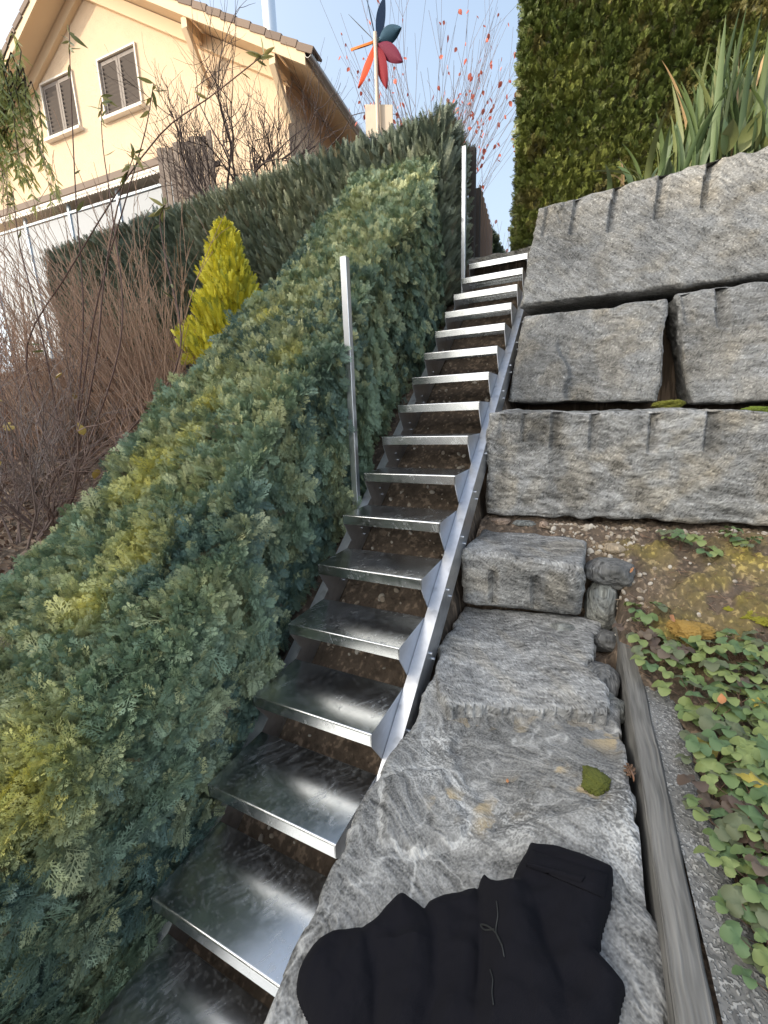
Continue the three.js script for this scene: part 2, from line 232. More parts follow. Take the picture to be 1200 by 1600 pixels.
const slabTex = (() => {
  const W = 768, H = 1536, hg = new Float32Array(W * H), x0 = 0.5, x1 = 1.7, z0 = 0.2, z1 = 3.2;
  const och = [[800, 1260, 0.05], [700, 1255, 0.05], [945, 1195, 0.07], [905, 1290, 0.05], [865, 1240, 0.03], [760, 1300, 0.03], [755, 1270, 0.03], [880, 1135, 0.04], [820, 1120, 0.05]].map(([a, b, s]) => [at(a, b, 'y', -1.13), s]);
  const wht = [[670, 1215, 0.06], [715, 1250, 0.06], [740, 1300, 0.06], [800, 1310, 0.09], [970, 1330, 0.09], [1000, 1400, 0.10], [690, 1175, 0.08], [660, 1090, 0.05]].map(([a, b, s]) => [at(a, b, 'y', -1.15), s]);
  const col = texture(W, H, (u, v) => {
    const x = mix(x0, x1, u), z = mix(z0, z1, v);
    const wx = (fbm(x * 3.2, z * 3.2, 0, 4) - 0.5), wz = (fbm(x * 3.2 + 40, z * 3.2 + 11, 0, 4) - 0.5);
    const a = -0.5, ca = Math.cos(a), sa = Math.sin(a), X = x + wx * 0.22, Z = z + wz * 0.22;
    const s = X * ca - Z * sa, t = X * sa + Z * ca;                       // t crosses the foliation
    const st = fbm(s * 9, t * 42, 0, 5), st2 = fbm(s * 40 + 9, t * 120, 0, 4), gr = fbm(x * 230, z * 230, 0, 2), big = fbm(x * 4 + 3, z * 4, 0, 4);
    let k = 0.225 + (st - 0.5) * 0.26 + (st2 - 0.5) * 0.22 + (gr - 0.5) * 0.24 + (big - 0.5) * 0.20;
    const vein = 1 - Math.abs(fbm(X * 5, Z * 5 + 7, 0, 4) - 0.5) * 2; if (vein > 0.955) k += (vein - 0.955) * 6 * vn(x * 30, z * 30);
    let wt = 0, oc = 0; for (const [p, q] of wht) wt = Math.max(wt, Math.exp(-((x - p.x) ** 2 + (z - p.z) ** 2) / (q * q)));
    for (const [p, q] of och) oc = Math.max(oc, Math.exp(-((x - p.x) ** 2 + (z - p.z) ** 2) / (q * q)));
    if (st2 > 0.5 || st > 0.55) k += wt * 0.20 * sstep(0.4, 0.6, gr);
    const wob = (vn(x * 45, z * 45) - 0.5) * 0.02, d1 = polyDist(plate, x, z) + wob, d2 = polyDist(plate2, x, z) + wob * 1.5, d3 = polyDist(lip, x, z) + wob; if (d1 > -0.016 && d1 < 0.004) k += 0.20 * vn(x * 60, z * 60); if (d1 > 0.004) k *= 0.86; if (d2 > 0) k *= 0.80; if (d3 > -0.002) oc = Math.max(oc, 0.55 * vn(x * 25, z * 40));
    k = clamp(k, 0.05, 0.66); oc *= sstep(0.46, 0.6, fbm(x * 17, z * 17 + 4, 0, 4)) * 1.1; oc = Math.min(1, oc);
    hg[Math.min(H - 1, Math.floor(v * H)) * W + Math.min(W - 1, Math.floor(u * W))] = clamp(0.5 + (st - 0.5) * 0.8 + (st2 - 0.5) * 0.55 + (gr - 0.5) * 0.3);
    return [mix(k, 0.46, oc * 0.75), mix(k, 0.36, oc * 0.75), mix(k * 0.97, 0.21, oc * 0.75)];
  }, true, false);
  const bump = texture(W, H, (u, v) => hg[Math.min(H - 1, Math.floor(v * H)) * W + Math.min(W - 1, Math.floor(u * W))], false, false);
  return { m: mat({ map: col, bumpMap: bump, bumpScale: 0.007, roughness: 0.85 }), uv: (x, z) => [(x - x0) / (x1 - x0), (z - z0) / (z1 - z0)] };
})();
const slabBase = (z) => lerpTab([[0.3, -1.0], [0.95, -1.058], [1.43, -1.145], [1.8, -1.19], [2.2, -1.26], [3.2, -1.36]], z);
function slabY(x, z) {
  let y = slabBase(z) + 0.15 * sstep(0.85, 1.5, x) * sstep(0.9, 1.5, z) + 0.04 * sstep(0.85, 1.5, x) + (fbm(x * 2.6, z * 2.6, 0, 3) - 0.5) * 0.045 + (fbm(x * 15, z * 15 + 3, 0, 3) - 0.5) * 0.02;
  y += 0.016 * sstep(-0.012, 0.02, polyDist(plate, x, z) + (vn(x * 40, z * 40) - 0.5) * 0.02);
  y -= 0.020 * sstep(-0.012, 0.03, polyDist(plate2, x, z) + (vn(x * 30, z * 30) - 0.5) * 0.03);
  return y;
}
function slab(name, label, outline, top, thick, uvf, m = slabTex.m) { // outline in x,z ; a solid with broken edges
  const xs = outline.map((q) => q[0]), zs = outline.map((q) => q[1]), a0 = Math.min(...xs) - 0.02, a1 = Math.max(...xs) + 0.02, b0 = Math.min(...zs) - 0.02, b1 = Math.max(...zs) + 0.02, c = 0.011;
  const nx = Math.ceil((a1 - a0) / c), nz = Math.ceil((b1 - b0) / c), P = [], U = [], I = [], keep = [];
  for (let j = 0; j <= nz; j++) for (let i = 0; i <= nx; i++) {
    const x = a0 + i * c, z = b0 + j * c, d = polyDist(outline, x, z) + (fbm(x * 12, z * 12, 0, 3) - 0.5) * 0.045; keep.push(d > 0);
    const drop = d < 0.028 ? 0.028 - Math.sqrt(Math.max(0, 0.028 ** 2 - (0.028 - Math.max(d, 0)) ** 2)) : 0;
    P.push(x, top(x, z) - drop * 0.9, z); U.push(...uvf(x, z));
  }
  const n = nx + 1, E = new Map();
  for (let j = 0; j < nz; j++) for (let i = 0; i < nx; i++) { const a = j * n + i; if (keep[a] && keep[a + 1] && keep[a + n] && keep[a + n + 1]) { I.push(a, a + n, a + 1, a + 1, a + n, a + n + 1); for (const [s, t] of [[a, a + n], [a + n, a + n + 1], [a + n + 1, a + 1], [a + 1, a]]) { const k = t + '_' + s; E.has(k) ? E.delete(k) : E.set(s + '_' + t, [s, t]); } } }
  const K = 12, low = new Map(), L = (v, k) => { if (!k) return v; const key = v + '_' + k; if (!low.has(key)) { const h = Math.pow(k / K, 2.2) * (thick + 0.03), x = P[v * 3], y = P[v * 3 + 1], z = P[v * 3 + 2], j = (fbm(x * 9, z * 9, y * 3 + h * 22, 3) - 0.5) * Math.min(0.03, h * 0.3); low.set(key, P.length / 3); P.push(x + j * 1.2, y - h, z + j); U.push(...uvf(x + h * 0.8, z + h * 0.55)); } return low.get(key); };
  for (const [s, t] of E.values()) for (let k = 0; k < K; k++) I.push(L(s, k), L(s, k + 1), L(t, k), L(t, k), L(s, k + 1), L(t, k + 1));
  return single(name, geo(P, I, U, P.map((_, i) => 0.93 + 0.14 * vn(Math.floor(i / 3) * 0.013, 3))), m, label, 'stone slab', 'granite slabs beside the stairs');
}
const leftEdge = [[0.655, 3.1], [0.665, 2.35], [0.66, 2.1], [0.672, 1.79], [0.655, 1.6], [0.665, 1.43], [0.69, 1.2], [0.67, 1.0]];
slab('granite_slab', 'broad pale granite slab with the black jacket lying on it', [...leftEdge, [0.70, 0.9], [1.455, 0.9], [1.47, 1.4], [1.50, 1.9], [1.54, 3.1]], slabY, 0.6, slabTex.uv);
const upY = (x, z) => mix(-0.985, -1.045, clamp((z - 0.3) / 0.8)) + 0.05 * sstep(0.85, 1.45, x) + (fbm(x * 3 + 8, z * 3, 0, 3) - 0.5) * 0.05 + (fbm(x * 13, z * 13, 0, 3) - 0.5) * 0.014;
slab('granite_slab', 'smooth grey granite slab under the small grooved block', [[0.665, 0.30], [0.66, 0.75], [0.70, 0.98], ...pxPoly([[700, 1112], [760, 1108], [830, 1122], [900, 1132], [950, 1142]], -1.06), [1.42, 0.86], [1.36, 0.75], [1.375, 0.56], [1.40, 0.30]], upY, 0.55, (x, z) => [x / 1.5, (z * 1.1 - x) / 1.5], stoneB);

// small loose stones
function rock(name, label, cat, p, s, m, seed, group, flat = 0.5) {
  const g = new THREE.IcosahedronGeometry(1, 12), P = g.attributes.position, col = [], uv = [];
  for (let i = 0; i < P.count; i++) { const v = V().fromBufferAttribute(P, i); const n = 1 + (fbm(v.x * 1.3 + seed, v.y * 1.3, v.z * 1.3 + seed * 2, 3) - 0.5) * 0.75 + (vn(v.x * 6 + seed, v.y * 6, v.z * 6) - 0.5) * 0.07; const c = (q) => Math.sign(q) * Math.pow(Math.abs(q), flat + 0.36); P.setXYZ(i, c(v.x) * n * s[0], c(v.y) * n * s[1], c(v.z) * n * s[2]); col.push(1, 1, 1); uv.push((v.x * s[0] + seed) / 1.2, (v.z * s[2] + v.y * s[1]) / 1.2); }
  g.setAttribute('color', new THREE.Float32BufferAttribute(col, 3)); g.setAttribute('uv', new THREE.Float32BufferAttribute(uv, 2)); smoothNormals(g);
  return single(name, g, m, label, cat, group, p);
}
const tint = (m, c) => { const k = m.clone(); k.color = rgb(...c); return k; };
const darkStone = tint(stoneA, [0.5, 0.5, 0.5]), greyStone = tint(stoneB, [0.75, 0.78, 0.76]), tan = tint(stoneA, [1.25, 1.0, 0.72]), cream = tint(stoneA, [1.5, 1.35, 1.1]), redStone = tint(stoneA, [1.15, 0.85, 0.66]);
const put = (a, b, ax, v) => at(a, b, ax, v).toArray();
rock('boulder', 'dark rounded boulder wedged at the head of the timber edging', 'boulder', put(953, 895, 'z', 0.2), [0.115, 0.075, 0.12], darkStone, 4);
rock('boulder', 'greenish smooth boulder below the dark rounded boulder', 'boulder', put(938, 945, 'z', 0.24), [0.08, 0.12, 0.10], greyStone, 9);
rock('rock', 'grey angular rock leaning on the timber edging', 'rock', put(945, 1000, 'z', 0.42), [0.085, 0.045, 0.06], darkStone, 14);
rock('rock', 'flat grey rock at the foot of the small grooved block', 'rock', put(880, 983, 'z', 0.44), [0.06, 0.028, 0.04], greyStone, 17);
rock('rock', 'dark split rock beside the smooth upper slab', 'rock', put(938, 1060, 'y', -1.03), [0.062, 0.06, 0.10], darkStone, 23);
rock('rock', 'grey oval rock below the dark split rock', 'rock', put(952, 1108, 'y', -1.06), [0.06, 0.05, 0.07], greyStone, 29);
rock('pebble', 'large ochre pebble behind the dark rounded boulder', 'pebble', put(958, 858, 'z', 0.02), [0.055, 0.028, 0.04], tan, 31);
rock('pebble', 'small tan pebble touching the large ochre pebble', 'pebble', put(934, 866, 'z', 0.06), [0.026, 0.02, 0.02], tan, 35);
rock('pebble', 'pale flat pebble on top of the dark rounded boulder', 'pebble', put(932, 876, 'z', 0.09), [0.036, 0.012, 0.02], cream, 37);
rock('stone_shard', 'reddish shard wedged under the lowest long block', 'stone', put(783, 814, 'z', -0.17), [0.06, 0.018, 0.05], redStone, 41);
rock('stone_shard', 'grey flat shard wedged under the lowest long block', 'stone', put(822, 818, 'z', -0.17), [0.075, 0.018, 0.05], greyStone, 43);
rock('stone_shard', 'brown stubby shard wedged under the lowest long block', 'stone', put(850, 820, 'z', -0.17), [0.028, 0.02, 0.05], redStone, 47);

// bed of soil right of the slabs
function bedY(x, z) { let y = lerpTab([[-0.4, -0.55], [-0.15, -0.58], [0.2, -0.72], [0.5, -0.90], [1, -1.0], [3.4, -1.05]], z); y += (x - 1.6) * (x > 1.6 ? 0.05 : 0); if (x < 1.54) y = mix(mix(y, -1.06, sstep(0.10, 0.26, z) * sstep(1.50, 1.44, x)), -1.75, sstep(0.52, 0.60, z) * sstep(1.535, 1.48, x)); return y + (fbm(x * 6, z * 6, 0, 4) - 0.5) * 0.05; }
{
  const xs = [], zs = [], p = [], uv = [], col = [], id = []; for (let x = 0.66; x <= 3.6; x += x < 2.5 ? 0.013 : 0.05) xs.push(x); for (let z = -0.34; z <= 3.4; z += z < 0.7 ? 0.013 : 0.04) zs.push(z);
  const moss = [at(1130, 940, 'y', -0.78), at(1170, 900, 'y', -0.72), at(1060, 970, 'y', -0.80), at(1195, 985, 'y', -0.82), at(1010, 850, 'y', -0.62), at(1080, 985, 'y', -0.82)];
  zs.forEach((z) => xs.forEach((x) => { let m = 0; moss.forEach((q) => { m = Math.max(m, Math.exp(-((x - q.x) ** 2 + (z - q.z) ** 2) / 0.03)); }); m *= sstep(0.36, 0.56, fbm(x * 9, z * 9, 5, 4)); const cl = fbm(x * 38, z * 38, 2, 3), cl2 = vn(x * 85, z * 85, 4); p.push(x, bedY(x, z) + m * 0.03 + (cl - 0.5) * 0.035 + (cl2 - 0.5) * 0.012 * (1 + m), z); uv.push(x / 0.9, z / 0.9); const e = fbm(x * 22, z * 22, 8, 3); m *= 0.35 + 0.9 * e; col.push(mix(1, 1.7, m), mix(1, 1.8, m), mix(1, 0.6, m)); }));
  for (let j = 0; j + 1 < zs.length; j++) for (let i = 0; i + 1 < xs.length; i++) { const a = j * xs.length + i, b = a + xs.length; id.push(a, b, a + 1, a + 1, b, b + 1); }
  structure('garden_bed', geo(p, id, uv, col), mat({ map: soilTex, bumpMap: soilBump, bumpScale: 0.03, roughness: 0.95, vertexColors: true }));
}

// timber edging and concrete strip
{
  const wt = texture(256, 1024, (u, v) => { const w = (tf(u, v, 3, 6, 5, 3) - 0.5) * 0.06; const g = tf(u + w, v, 40, 5, 8, 3), f = tf(u + w, v, 90, 14, 18, 2), k = 0.145 + 0.13 * (g - 0.5) + 0.12 * (f - 0.5) + 0.05 * (tf(u, v, 3, 8, 30, 3) - 0.5); return [k * 1.04, k, k * 0.92]; });
  const wb = texture(256, 1024, (u, v) => { const w = (tf(u, v, 3, 6, 5, 3) - 0.5) * 0.06; return tf(u + w, v, 40, 5, 8, 3) * 0.7 + tf(u + w, v, 90, 14, 18, 2) * 0.3; }, false);
  const p = [], uv = [], id = [], N = 90, sec = [[-0.036, -0.28], [-0.036, -0.008], [-0.028, 0], [0.026, 0.0], [0.034, -0.008], [0.034, -0.28]];
  for (let i = 0; i <= N; i++) { const z = mix(-0.06, 3.1, i / N), b = 0.010 * Math.sin(z * 2.1) + (fbm(z * 4, 1, 0, 3) - 0.5) * 0.012; sec.forEach(([x, y], k) => { p.push(1.478 + 0.030 * z + x + b, -0.945 - 0.012 * z + y + (k > 0 && k < 5 ? (vn(z * 25, k * 3) - 0.5) * 0.006 : 0), z); uv.push(k * 0.13, z / 1.2); }); }
  for (let i = 0; i < N; i++) for (let k = 0; k < 5; k++) { const a = i * 6 + k, b = a + 6; id.push(a, b, a + 1, a + 1, b, b + 1); } for (let k = 1; k < 5; k++) id.push(0, k, k + 1, N * 6, N * 6 + k + 1, N * 6 + k);
  single('edging_board', geo(p, id, uv), mat({ map: wt, bumpMap: wb, bumpScale: 0.006, roughness: 0.9 }), 'weathered grey timber edging board between the slabs and the concrete strip', 'edging board');
  const ct = texture(512, 512, (u, v) => { const a = tf(u, v, 90, 90, 61, 2), b = tf(u, v, 45, 45, 71, 2), c = tf(u, v, 5, 5, 81, 4); let k = 0.19 + (c - 0.5) * 0.14; if (a > 0.66) k += 0.17; else if (b > 0.62) k -= 0.07; return [k * 1.02, k, k * 0.95]; });
  const cb = texture(512, 512, (u, v) => { const a = tf(u, v, 90, 90, 61, 2), b = tf(u, v, 45, 45, 71, 2); return 0.4 + (a > 0.6 ? 0.35 : 0) + (b - 0.5) * 0.5; }, false);
  const q = [], qu = [], qi = [], M = 120, K = 12;
  for (let i = 0; i <= M; i++) { const z = mix(-0.03, 3.1, i / M); for (let k = 0; k <= K; k++) { const t = k / K, x = 1.516 + 0.030 * z + 0.115 * t + (t > 0.9 ? (fbm(z * 7, 3, 0, 3) - 0.5) * 0.05 : 0); q.push(x, (t > 0.999 ? -1.2 : -0.955 - 0.012 * z - t * 0.012) + (vn(x * 70, z * 70) - 0.5) * 0.006 - 0.02 * sstep(0.85, 1, t), z); qu.push(x / 0.5, z / 0.5); } }
  for (let i = 0; i < M; i++) for (let k = 0; k < K; k++) { const a = i * (K + 1) + k, b = a + K + 1; qi.push(a, b, a + 1, a + 1, b, b + 1); }
  single('concrete_edging', geo(q, qi, qu), mat({ map: ct, bumpMap: cb, bumpScale: 0.006, roughness: 0.92 }), 'rough concrete strip with exposed pebbles beside the planted bed', 'edging');
}

// ---------------------------------------------------------------- metal stairs
const T0 = -1, T1 = 17, treadY = (k) => (k - 9) * RISE, treadZ = (k) => -(k - 9) * RUN;
{
  const st = thing('metal_stairs', 'narrow open metal staircase climbing between the hedge and the stone wall', 'stairs', [0, 0, 0]);
  const bolt = new THREE.CylinderGeometry(0.008, 0.008, 0.012, 6).rotateZ(Math.PI / 2), TH = 0.004;
  const treadGeo = (k) => {
    const path = (o) => { const q = [[TREAD - o, -0.03]], rr = 0.007 - o; for (let i = 0; i <= 5; i++) { const a = i / 5 * Math.PI / 2; q.push([TREAD - 0.007 + rr * Math.cos(a), -0.007 + rr * Math.sin(a)]); } for (let i = 0; i <= 5; i++) { const a = Math.PI / 2 + i / 5 * Math.PI / 2; q.push([0.007 + rr * Math.cos(a), -0.007 + rr * Math.sin(a)]); } q.push([o, -0.055]); return q; };
    const g = extrude([...path(0), ...path(0.003).reverse()], WID).rotateY(Math.PI / 2), P = g.attributes.position, U = g.attributes.uv, N = g.attributes.normal;
    for (let i = 0; i < P.count; i++) { const a = Math.abs(N.getY(i)) > 0.5 ? P.getZ(i) : P.getY(i) + 0.05; U.setXY(i, (P.getX(i) + k * 0.377) / 0.9, (a + k * 0.261) / 0.9); }
    return g;
  };
  const shape = new THREE.Shape([[0, -0.002], [0, -0.053], [0.085, -0.24 + 0.756 * 0.085 - 0.01], [0.16, -0.19], [TREAD - 0.004, -0.055], [TREAD - 0.004, -0.002]].map((q) => new THREE.Vector2(...q)));
  const side = new THREE.ExtrudeGeometry(shape, { depth: TH, bevelEnabled: false }).rotateY(Math.PI / 2);   // profile runs up the slope
  for (let k = T0; k <= T1; k++) {
    const t = part('tread', treadGeo(k), steel, st); t.position.set(0, treadY(k), treadZ(k));
    for (const x of [0.0005, WID - TH - 0.0005]) { const b = part('bracket', side, rail, t); b.position.set(x, 0, 0); }
  }
  const cs = Math.cos(Math.atan(SLOPE)), off = 0.24;      // stringers: top flange 0.24 m below the nosing line
  const za = treadZ(T0) + 0.25, zb = treadZ(T1) - 0.30, len = (za - zb) / cs, ang = Math.atan(SLOPE);
  for (const [x0, lab] of [[-0.061, 'left'], [WID + 0.001, 'right']]) {
    const s = new THREE.Group(); s.name = 'stringer'; s.rotation.x = ang; s.position.set(x0, -SLOPE * (za + zb) / 2 - off, (za + zb) / 2); st.add(s);
    const fl = box(0.06, 0.005, len, 0.03, -0.0025, 0), iw = box(0.005, 0.15, len, lab === 'left' ? 0.0575 : 0.0025, -0.08, 0), ow = box(0.005, 0.15, len, lab === 'left' ? 0.0025 : 0.0575, -0.08, 0);
    const uvm = (g) => { const P = g.attributes.position, U = g.attributes.uv; for (let i = 0; i < P.count; i++) U.setXY(i, (P.getX(i) + P.getY(i)) / 0.6, P.getZ(i) / 0.6); return g; };
    part('flange', uvm(fl), rail, s); part('web', uvm(mergeGeometries([iw, ow])), rail, s);
    for (let k = T0; k <= T1; k++) for (const dy of [0.045, 0.11]) { const zz = (za - treadZ(k) + TREAD * 0.6) / cs; for (const bx of [0.066, -0.006]) { const b = part('bolt', bolt, galv, s); b.position.set(bx, -dy, len / 2 - zz); } }
  }
}
const tubeMat = mat({ color: [0.66, 0.68, 0.71], metalness: 0.95, roughness: 0.34 });
for (const [x, z, a, b, label] of [[-0.084, 0.25, -0.62, 1.05, 'square metal post rising out of the clipped hedge halfway up the stairs'], [-0.045, -2.2, 1.3, 2.76, 'square metal post at the top of the stairs beside the fence']]) {
  const p = thing('metal_post', label, 'post', [x, a, z], 'metal railing posts');
  part('tube', box(0.042, b - a, 0.042, 0, (b - a) / 2, 0, 0.004), tubeMat, p); part('cap', box(0.040, 0.004, 0.040, 0, b - a + 0.002, 0), tubeMat, p);
}
stoneBlock('stone_step', 'rough granite step at the head of the metal stairs', [V(-0.14, 1.62, -2.62), V(0.9, 1.62, -2.62), V(0.9, 1.905, -2.62), V(-0.14, 1.88, -2.62)], V(0, 0, -0.5), tint(stoneB, [0.85, 0.8, 0.72]), { seed: 51, r: 0.03, cell: 0.018, stain: dirt(8, 0.4, 0.5) });

// ---------------------------------------------------------------- conifer foliage
function lens(P, I, b, d, w, n, len, lift = 0.25) { // a folded leaf-like lens from b along d
  const k = P.length / 3, m = b.clone().addScaledVector(d, len * 0.42), t = b.clone().addScaledVector(d, len), c = m.clone().addScaledVector(n, w * lift), l = m.clone().addScaledVector(V().crossVectors(n, d), w), r = m.clone().addScaledVector(V().crossVectors(n, d), -w);
  for (const q of [b, l, t, r, c]) P.push(q.x, q.y, q.z); I.push(k, k + 4, k + 1, k + 1, k + 4, k + 2, k + 2, k + 4, k + 3, k + 3, k + 4, k);
}
function spray(pairs, L, seed, o = {}) { // a flat frond: rachis along +y, branchlets to both sides
  const R = rng(seed), P = [], I = [], { spread = 0.95, sub = 2, w = 0.0042, droop = 0.16, reach = 0.5 } = o, curve = (t) => V(0, t * L, -droop * L * t * t), Z = V(0, 0, 1);
  lens(P, I, V(0, 0, 0), V(0, 1, -droop * 0.5).normalize(), w * 0.8, Z, L * 0.98, 0.4);
  for (let i = 0; i < pairs; i++) for (const s of [-1, 1]) {
    const t = 0.10 + 0.84 * (i + (s > 0 ? 0.4 : 0)) / pairs, b = curve(t), a = spread * (1 - 0.35 * t) + (R() - 0.5) * 0.25, len = L * reach * (0.35 + Math.sin(Math.PI * Math.min(1, t * 0.85 + 0.18)) * 0.65) * (0.85 + 0.3 * R());
    const d = V(s * Math.sin(a), Math.cos(a), -0.25 * t + (R() - 0.5) * 0.35).normalize(), n = V((R() - 0.5) * 0.5, (R() - 0.5) * 0.5, 1).normalize(); n.addScaledVector(d, -n.dot(d)).normalize();
    lens(P, I, b, d, w, n, len);
    for (let j = 0; j < sub; j++) for (const q of [-1, 1]) { const bb = b.clone().addScaledVector(d, len * (0.28 + 0.34 * j)), side = V().crossVectors(n, d).multiplyScalar(q), dd = d.clone().multiplyScalar(0.75).addScaledVector(side, 0.62).addScaledVector(n, (R() - 0.5) * 0.3).normalize(); lens(P, I, bb, dd, w * 0.8, n, len * (0.42 - 0.12 * j)); }
  }
  return geo(P, I);
}
function foliage(list, geos, m, parent, name = 'foliage') { // list of [point, direction, roll, scale, colour]
  const per = geos.map(() => []); list.forEach((q, i) => per[i % geos.length].push(q));
  per.forEach((L, v) => {
    const im = shadow(new THREE.InstancedMesh(geos[v], m, L.length)), M = new THREE.Matrix4(), X = V(), Z = V();
    L.forEach(([p, d, roll, s, c], i) => { X.set(d.z, 0.001, -d.x).addScaledVector(d, -(d.z * d.x + 0.001 * d.y - d.x * d.z)).normalize(); Z.crossVectors(X, d); let a, b; if (roll.isVector3) { b = roll.clone().addScaledVector(d, -roll.dot(d)).normalize(); a = d.clone().cross(b); } else { a = X.clone().multiplyScalar(Math.cos(roll)).addScaledVector(Z, Math.sin(roll)); b = a.clone().cross(d); } M.makeBasis(a, d, b).scale(V(s, s, s)).setPosition(p); im.setMatrixAt(i, M); im.setColorAt(i, c); });
    im.name = name; im.userData.kind = 'stuff'; im.instanceMatrix.needsUpdate = true; parent.add(im);
  });
}
const cMix = (a, b, t) => rgb(mix(a[0], b[0], t), mix(a[1], b[1], t), mix(a[2], b[2], t));
const needle = mat({ color: [1, 1, 1], roughness: 0.5 });
const coreMat = mat({ color: [0.20, 0.20, 0.13], roughness: 1 });
const cypressSprays = [spray(7, 0.12, 5, { sub: 2, w: 0.0033, reach: 0.50 }), spray(7, 0.135, 6, { droop: 0.3, sub: 2, w: 0.0033, reach: 0.46 }), spray(6, 0.105, 7, { spread: 1.0, droop: 0.05, sub: 2, w: 0.0033, reach: 0.52 })];

{ // the clipped hedge along the stairs
  const g = thing('clipped_hedge', 'sloping blue-green clipped conifer hedge along the left side of the stairs', 'hedge', [0, 0, 0]), R = rng(71);
  const xR = (z) => -0.205 + 0.125 * sstep(1.0, 1.25, z) + 0.085 * Math.exp(-Math.pow((z - 0.3) / 0.16, 2)) + 0.07 * Math.sin(z * 4.2 + 1) * 0.5 + (fbm(z * 3, 5, 0, 2) - 0.5) * 0.08, xL = (z) => -1.20 + (fbm(z * 2, 9, 0, 2) - 0.5) * 0.12;
  const top = (x, z) => lerpTab(hedgeLine, z) + 0.10 * clamp((-0.2 - x) / 1.0) + (fbm(x * 3.5, z * 3.5, 2, 3) - 0.5) * 0.08;
  const floor = (z) => -SLOPE * z - 0.36;
  function surf(z, s) { // s runs from the left foot over the top to the right foot, in metres
    const a = xL(z), b = xR(z), yt = top((a + b) / 2, z), rr = mix(0.09, 0.24, sstep(0.9, 1.8, z)), wid = b - a, hl = 0.8, hr = Math.max(0.3, yt - floor(z));
    let p, flat; if (s < hl) { p = [a, yt - hl + s]; } else if (s < hl + wid) { p = [a + s - hl, yt]; } else p = [b, yt - (s - hl - wid)];
    const q = [clamp(p[0], a + rr, b - rr), Math.min(p[1], yt - rr)], d = [p[0] - q[0], p[1] - q[1]], l = Math.hypot(...d) || 1;
    const x = q[0] + d[0] / l * rr, n = V(d[0] / l, d[1] / l, d[1] / l * 0.85).normalize();
    let y = q[1] + d[1] / l * rr; y += (top(x, z) - yt) * clamp(d[1] / l);
    return { p: V(x, y, z), n, len: hl + wid + hr };
  }
  { const P = [], I = [], N = 70, S = 40; for (let i = 0; i <= N; i++) { const z = mix(-2.05, 3.1, i / N), len = surf(z, 0).len; for (let j = 0; j <= S; j++) { const q = surf(z, j / S * len); const p = q.p.addScaledVector(q.n, -0.13 + (vn(z * 9, j) - 0.5) * 0.06); P.push(p.x, p.y, p.z); } } for (let i = 0; i < N; i++) for (let j = 0; j < S; j++) { const a = i * (S + 1) + j, b = a + S + 1; I.push(a, b, a + 1, a + 1, b, b + 1); } part('inner_branches', geo(P, I), coreMat, g); }
  const onTop = ([a, b, r]) => { let best = null, bd = 1e9; const d = ray(a, b).normalize(); for (let t = 0.6; t < 6; t += 0.02) { const q = EYE.clone().addScaledVector(d, t), e = Math.abs(q.y - top(q.x, q.z)); if (q.x > xL(q.z) - 0.1 && q.x < xR(q.z) + 0.1 && e < bd) { bd = e; best = q; } } return [best || V(9, 9, 9), r]; };
  const tips = [[660, 290, 0.3], [610, 310, 0.3], [600, 360, 0.3], [560, 340, 0.3], [520, 390, 0.28], [560, 410, 0.25], [470, 430, 0.28], [500, 470, 0.24], [430, 480, 0.26], [400, 540, 0.26], [450, 520, 0.22], [350, 580, 0.24], [410, 610, 0.2], [310, 640, 0.22], [360, 680, 0.18], [270, 700, 0.2], [300, 760, 0.18], [200, 780, 0.2], [240, 830, 0.17], [130, 850, 0.2], [180, 900, 0.17], [80, 920, 0.18], [120, 980, 0.16], [40, 990, 0.18], [30, 1080, 0.16], [90, 1060, 0.14]].map(onTop);  // olive patches: yellowish tips, plus the lit look of the top put into colour
  const gold = [[250, 735, 0.16], [225, 770, 0.14], [300, 690, 0.10], [330, 640, 0.10], [20, 1235, 0.20], [60, 1180, 0.10], [385, 470, 0.15], [455, 560, 0.10], [230, 860, 0.14], [150, 940, 0.12], [420, 505, 0.12]].map(onTop);
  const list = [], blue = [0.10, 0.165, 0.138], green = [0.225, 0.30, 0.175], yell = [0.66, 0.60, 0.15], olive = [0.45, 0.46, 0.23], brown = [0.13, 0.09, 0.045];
  for (let i = 0; i < 100000; i++) {
    const z = -2.05 + Math.pow(R(), 0.92) * 5.0, L = surf(z, 0).len, q = surf(z, R() * L), deep = Math.pow(R(), 1.9) * 0.12, p = q.p.clone(); p.addScaledVector(q.n, -deep + 0.02 + (fbm(p.x * 8, p.y * 8, p.z * 8 + 3, 2) - 0.6) * mix(0.07, 0.26, clamp(1 - q.n.y)));
    const tg = V(R() - 0.5, R() - 0.5, R() - 0.5), sd = clamp(1 - q.n.y * 1.25); tg.addScaledVector(q.n, -tg.dot(q.n)).normalize(); const d = q.n.clone().multiplyScalar(mix(0.95, 0.42, sd)).addScaledVector(tg, mix(0.62, 0.85, sd)).add(V(0, 0.22, 0)).normalize(), face = q.n.clone().multiplyScalar(mix(0.4, 1.1, sd)).add(V((R() - 0.5) * 1.3, (R() - 0.5) * 1.3, (R() - 0.5) * 1.3));
    let m = 0; for (const [c, r] of gold) m = Math.max(m, Math.exp(-c.distanceToSquared(p) / (r * r))); m *= 0.4 + 0.9 * vn(p.x * 14, p.y * 14, p.z * 14);
    const n = fbm(p.x * 2.7, p.y * 2.7, p.z * 2.7 + 4, 4), n2 = vn(p.x * 8, p.y * 8 + 3, p.z * 8); let c = cMix(blue, green, sstep(0.34, 0.58, n) * 0.7 + R() * 0.3);
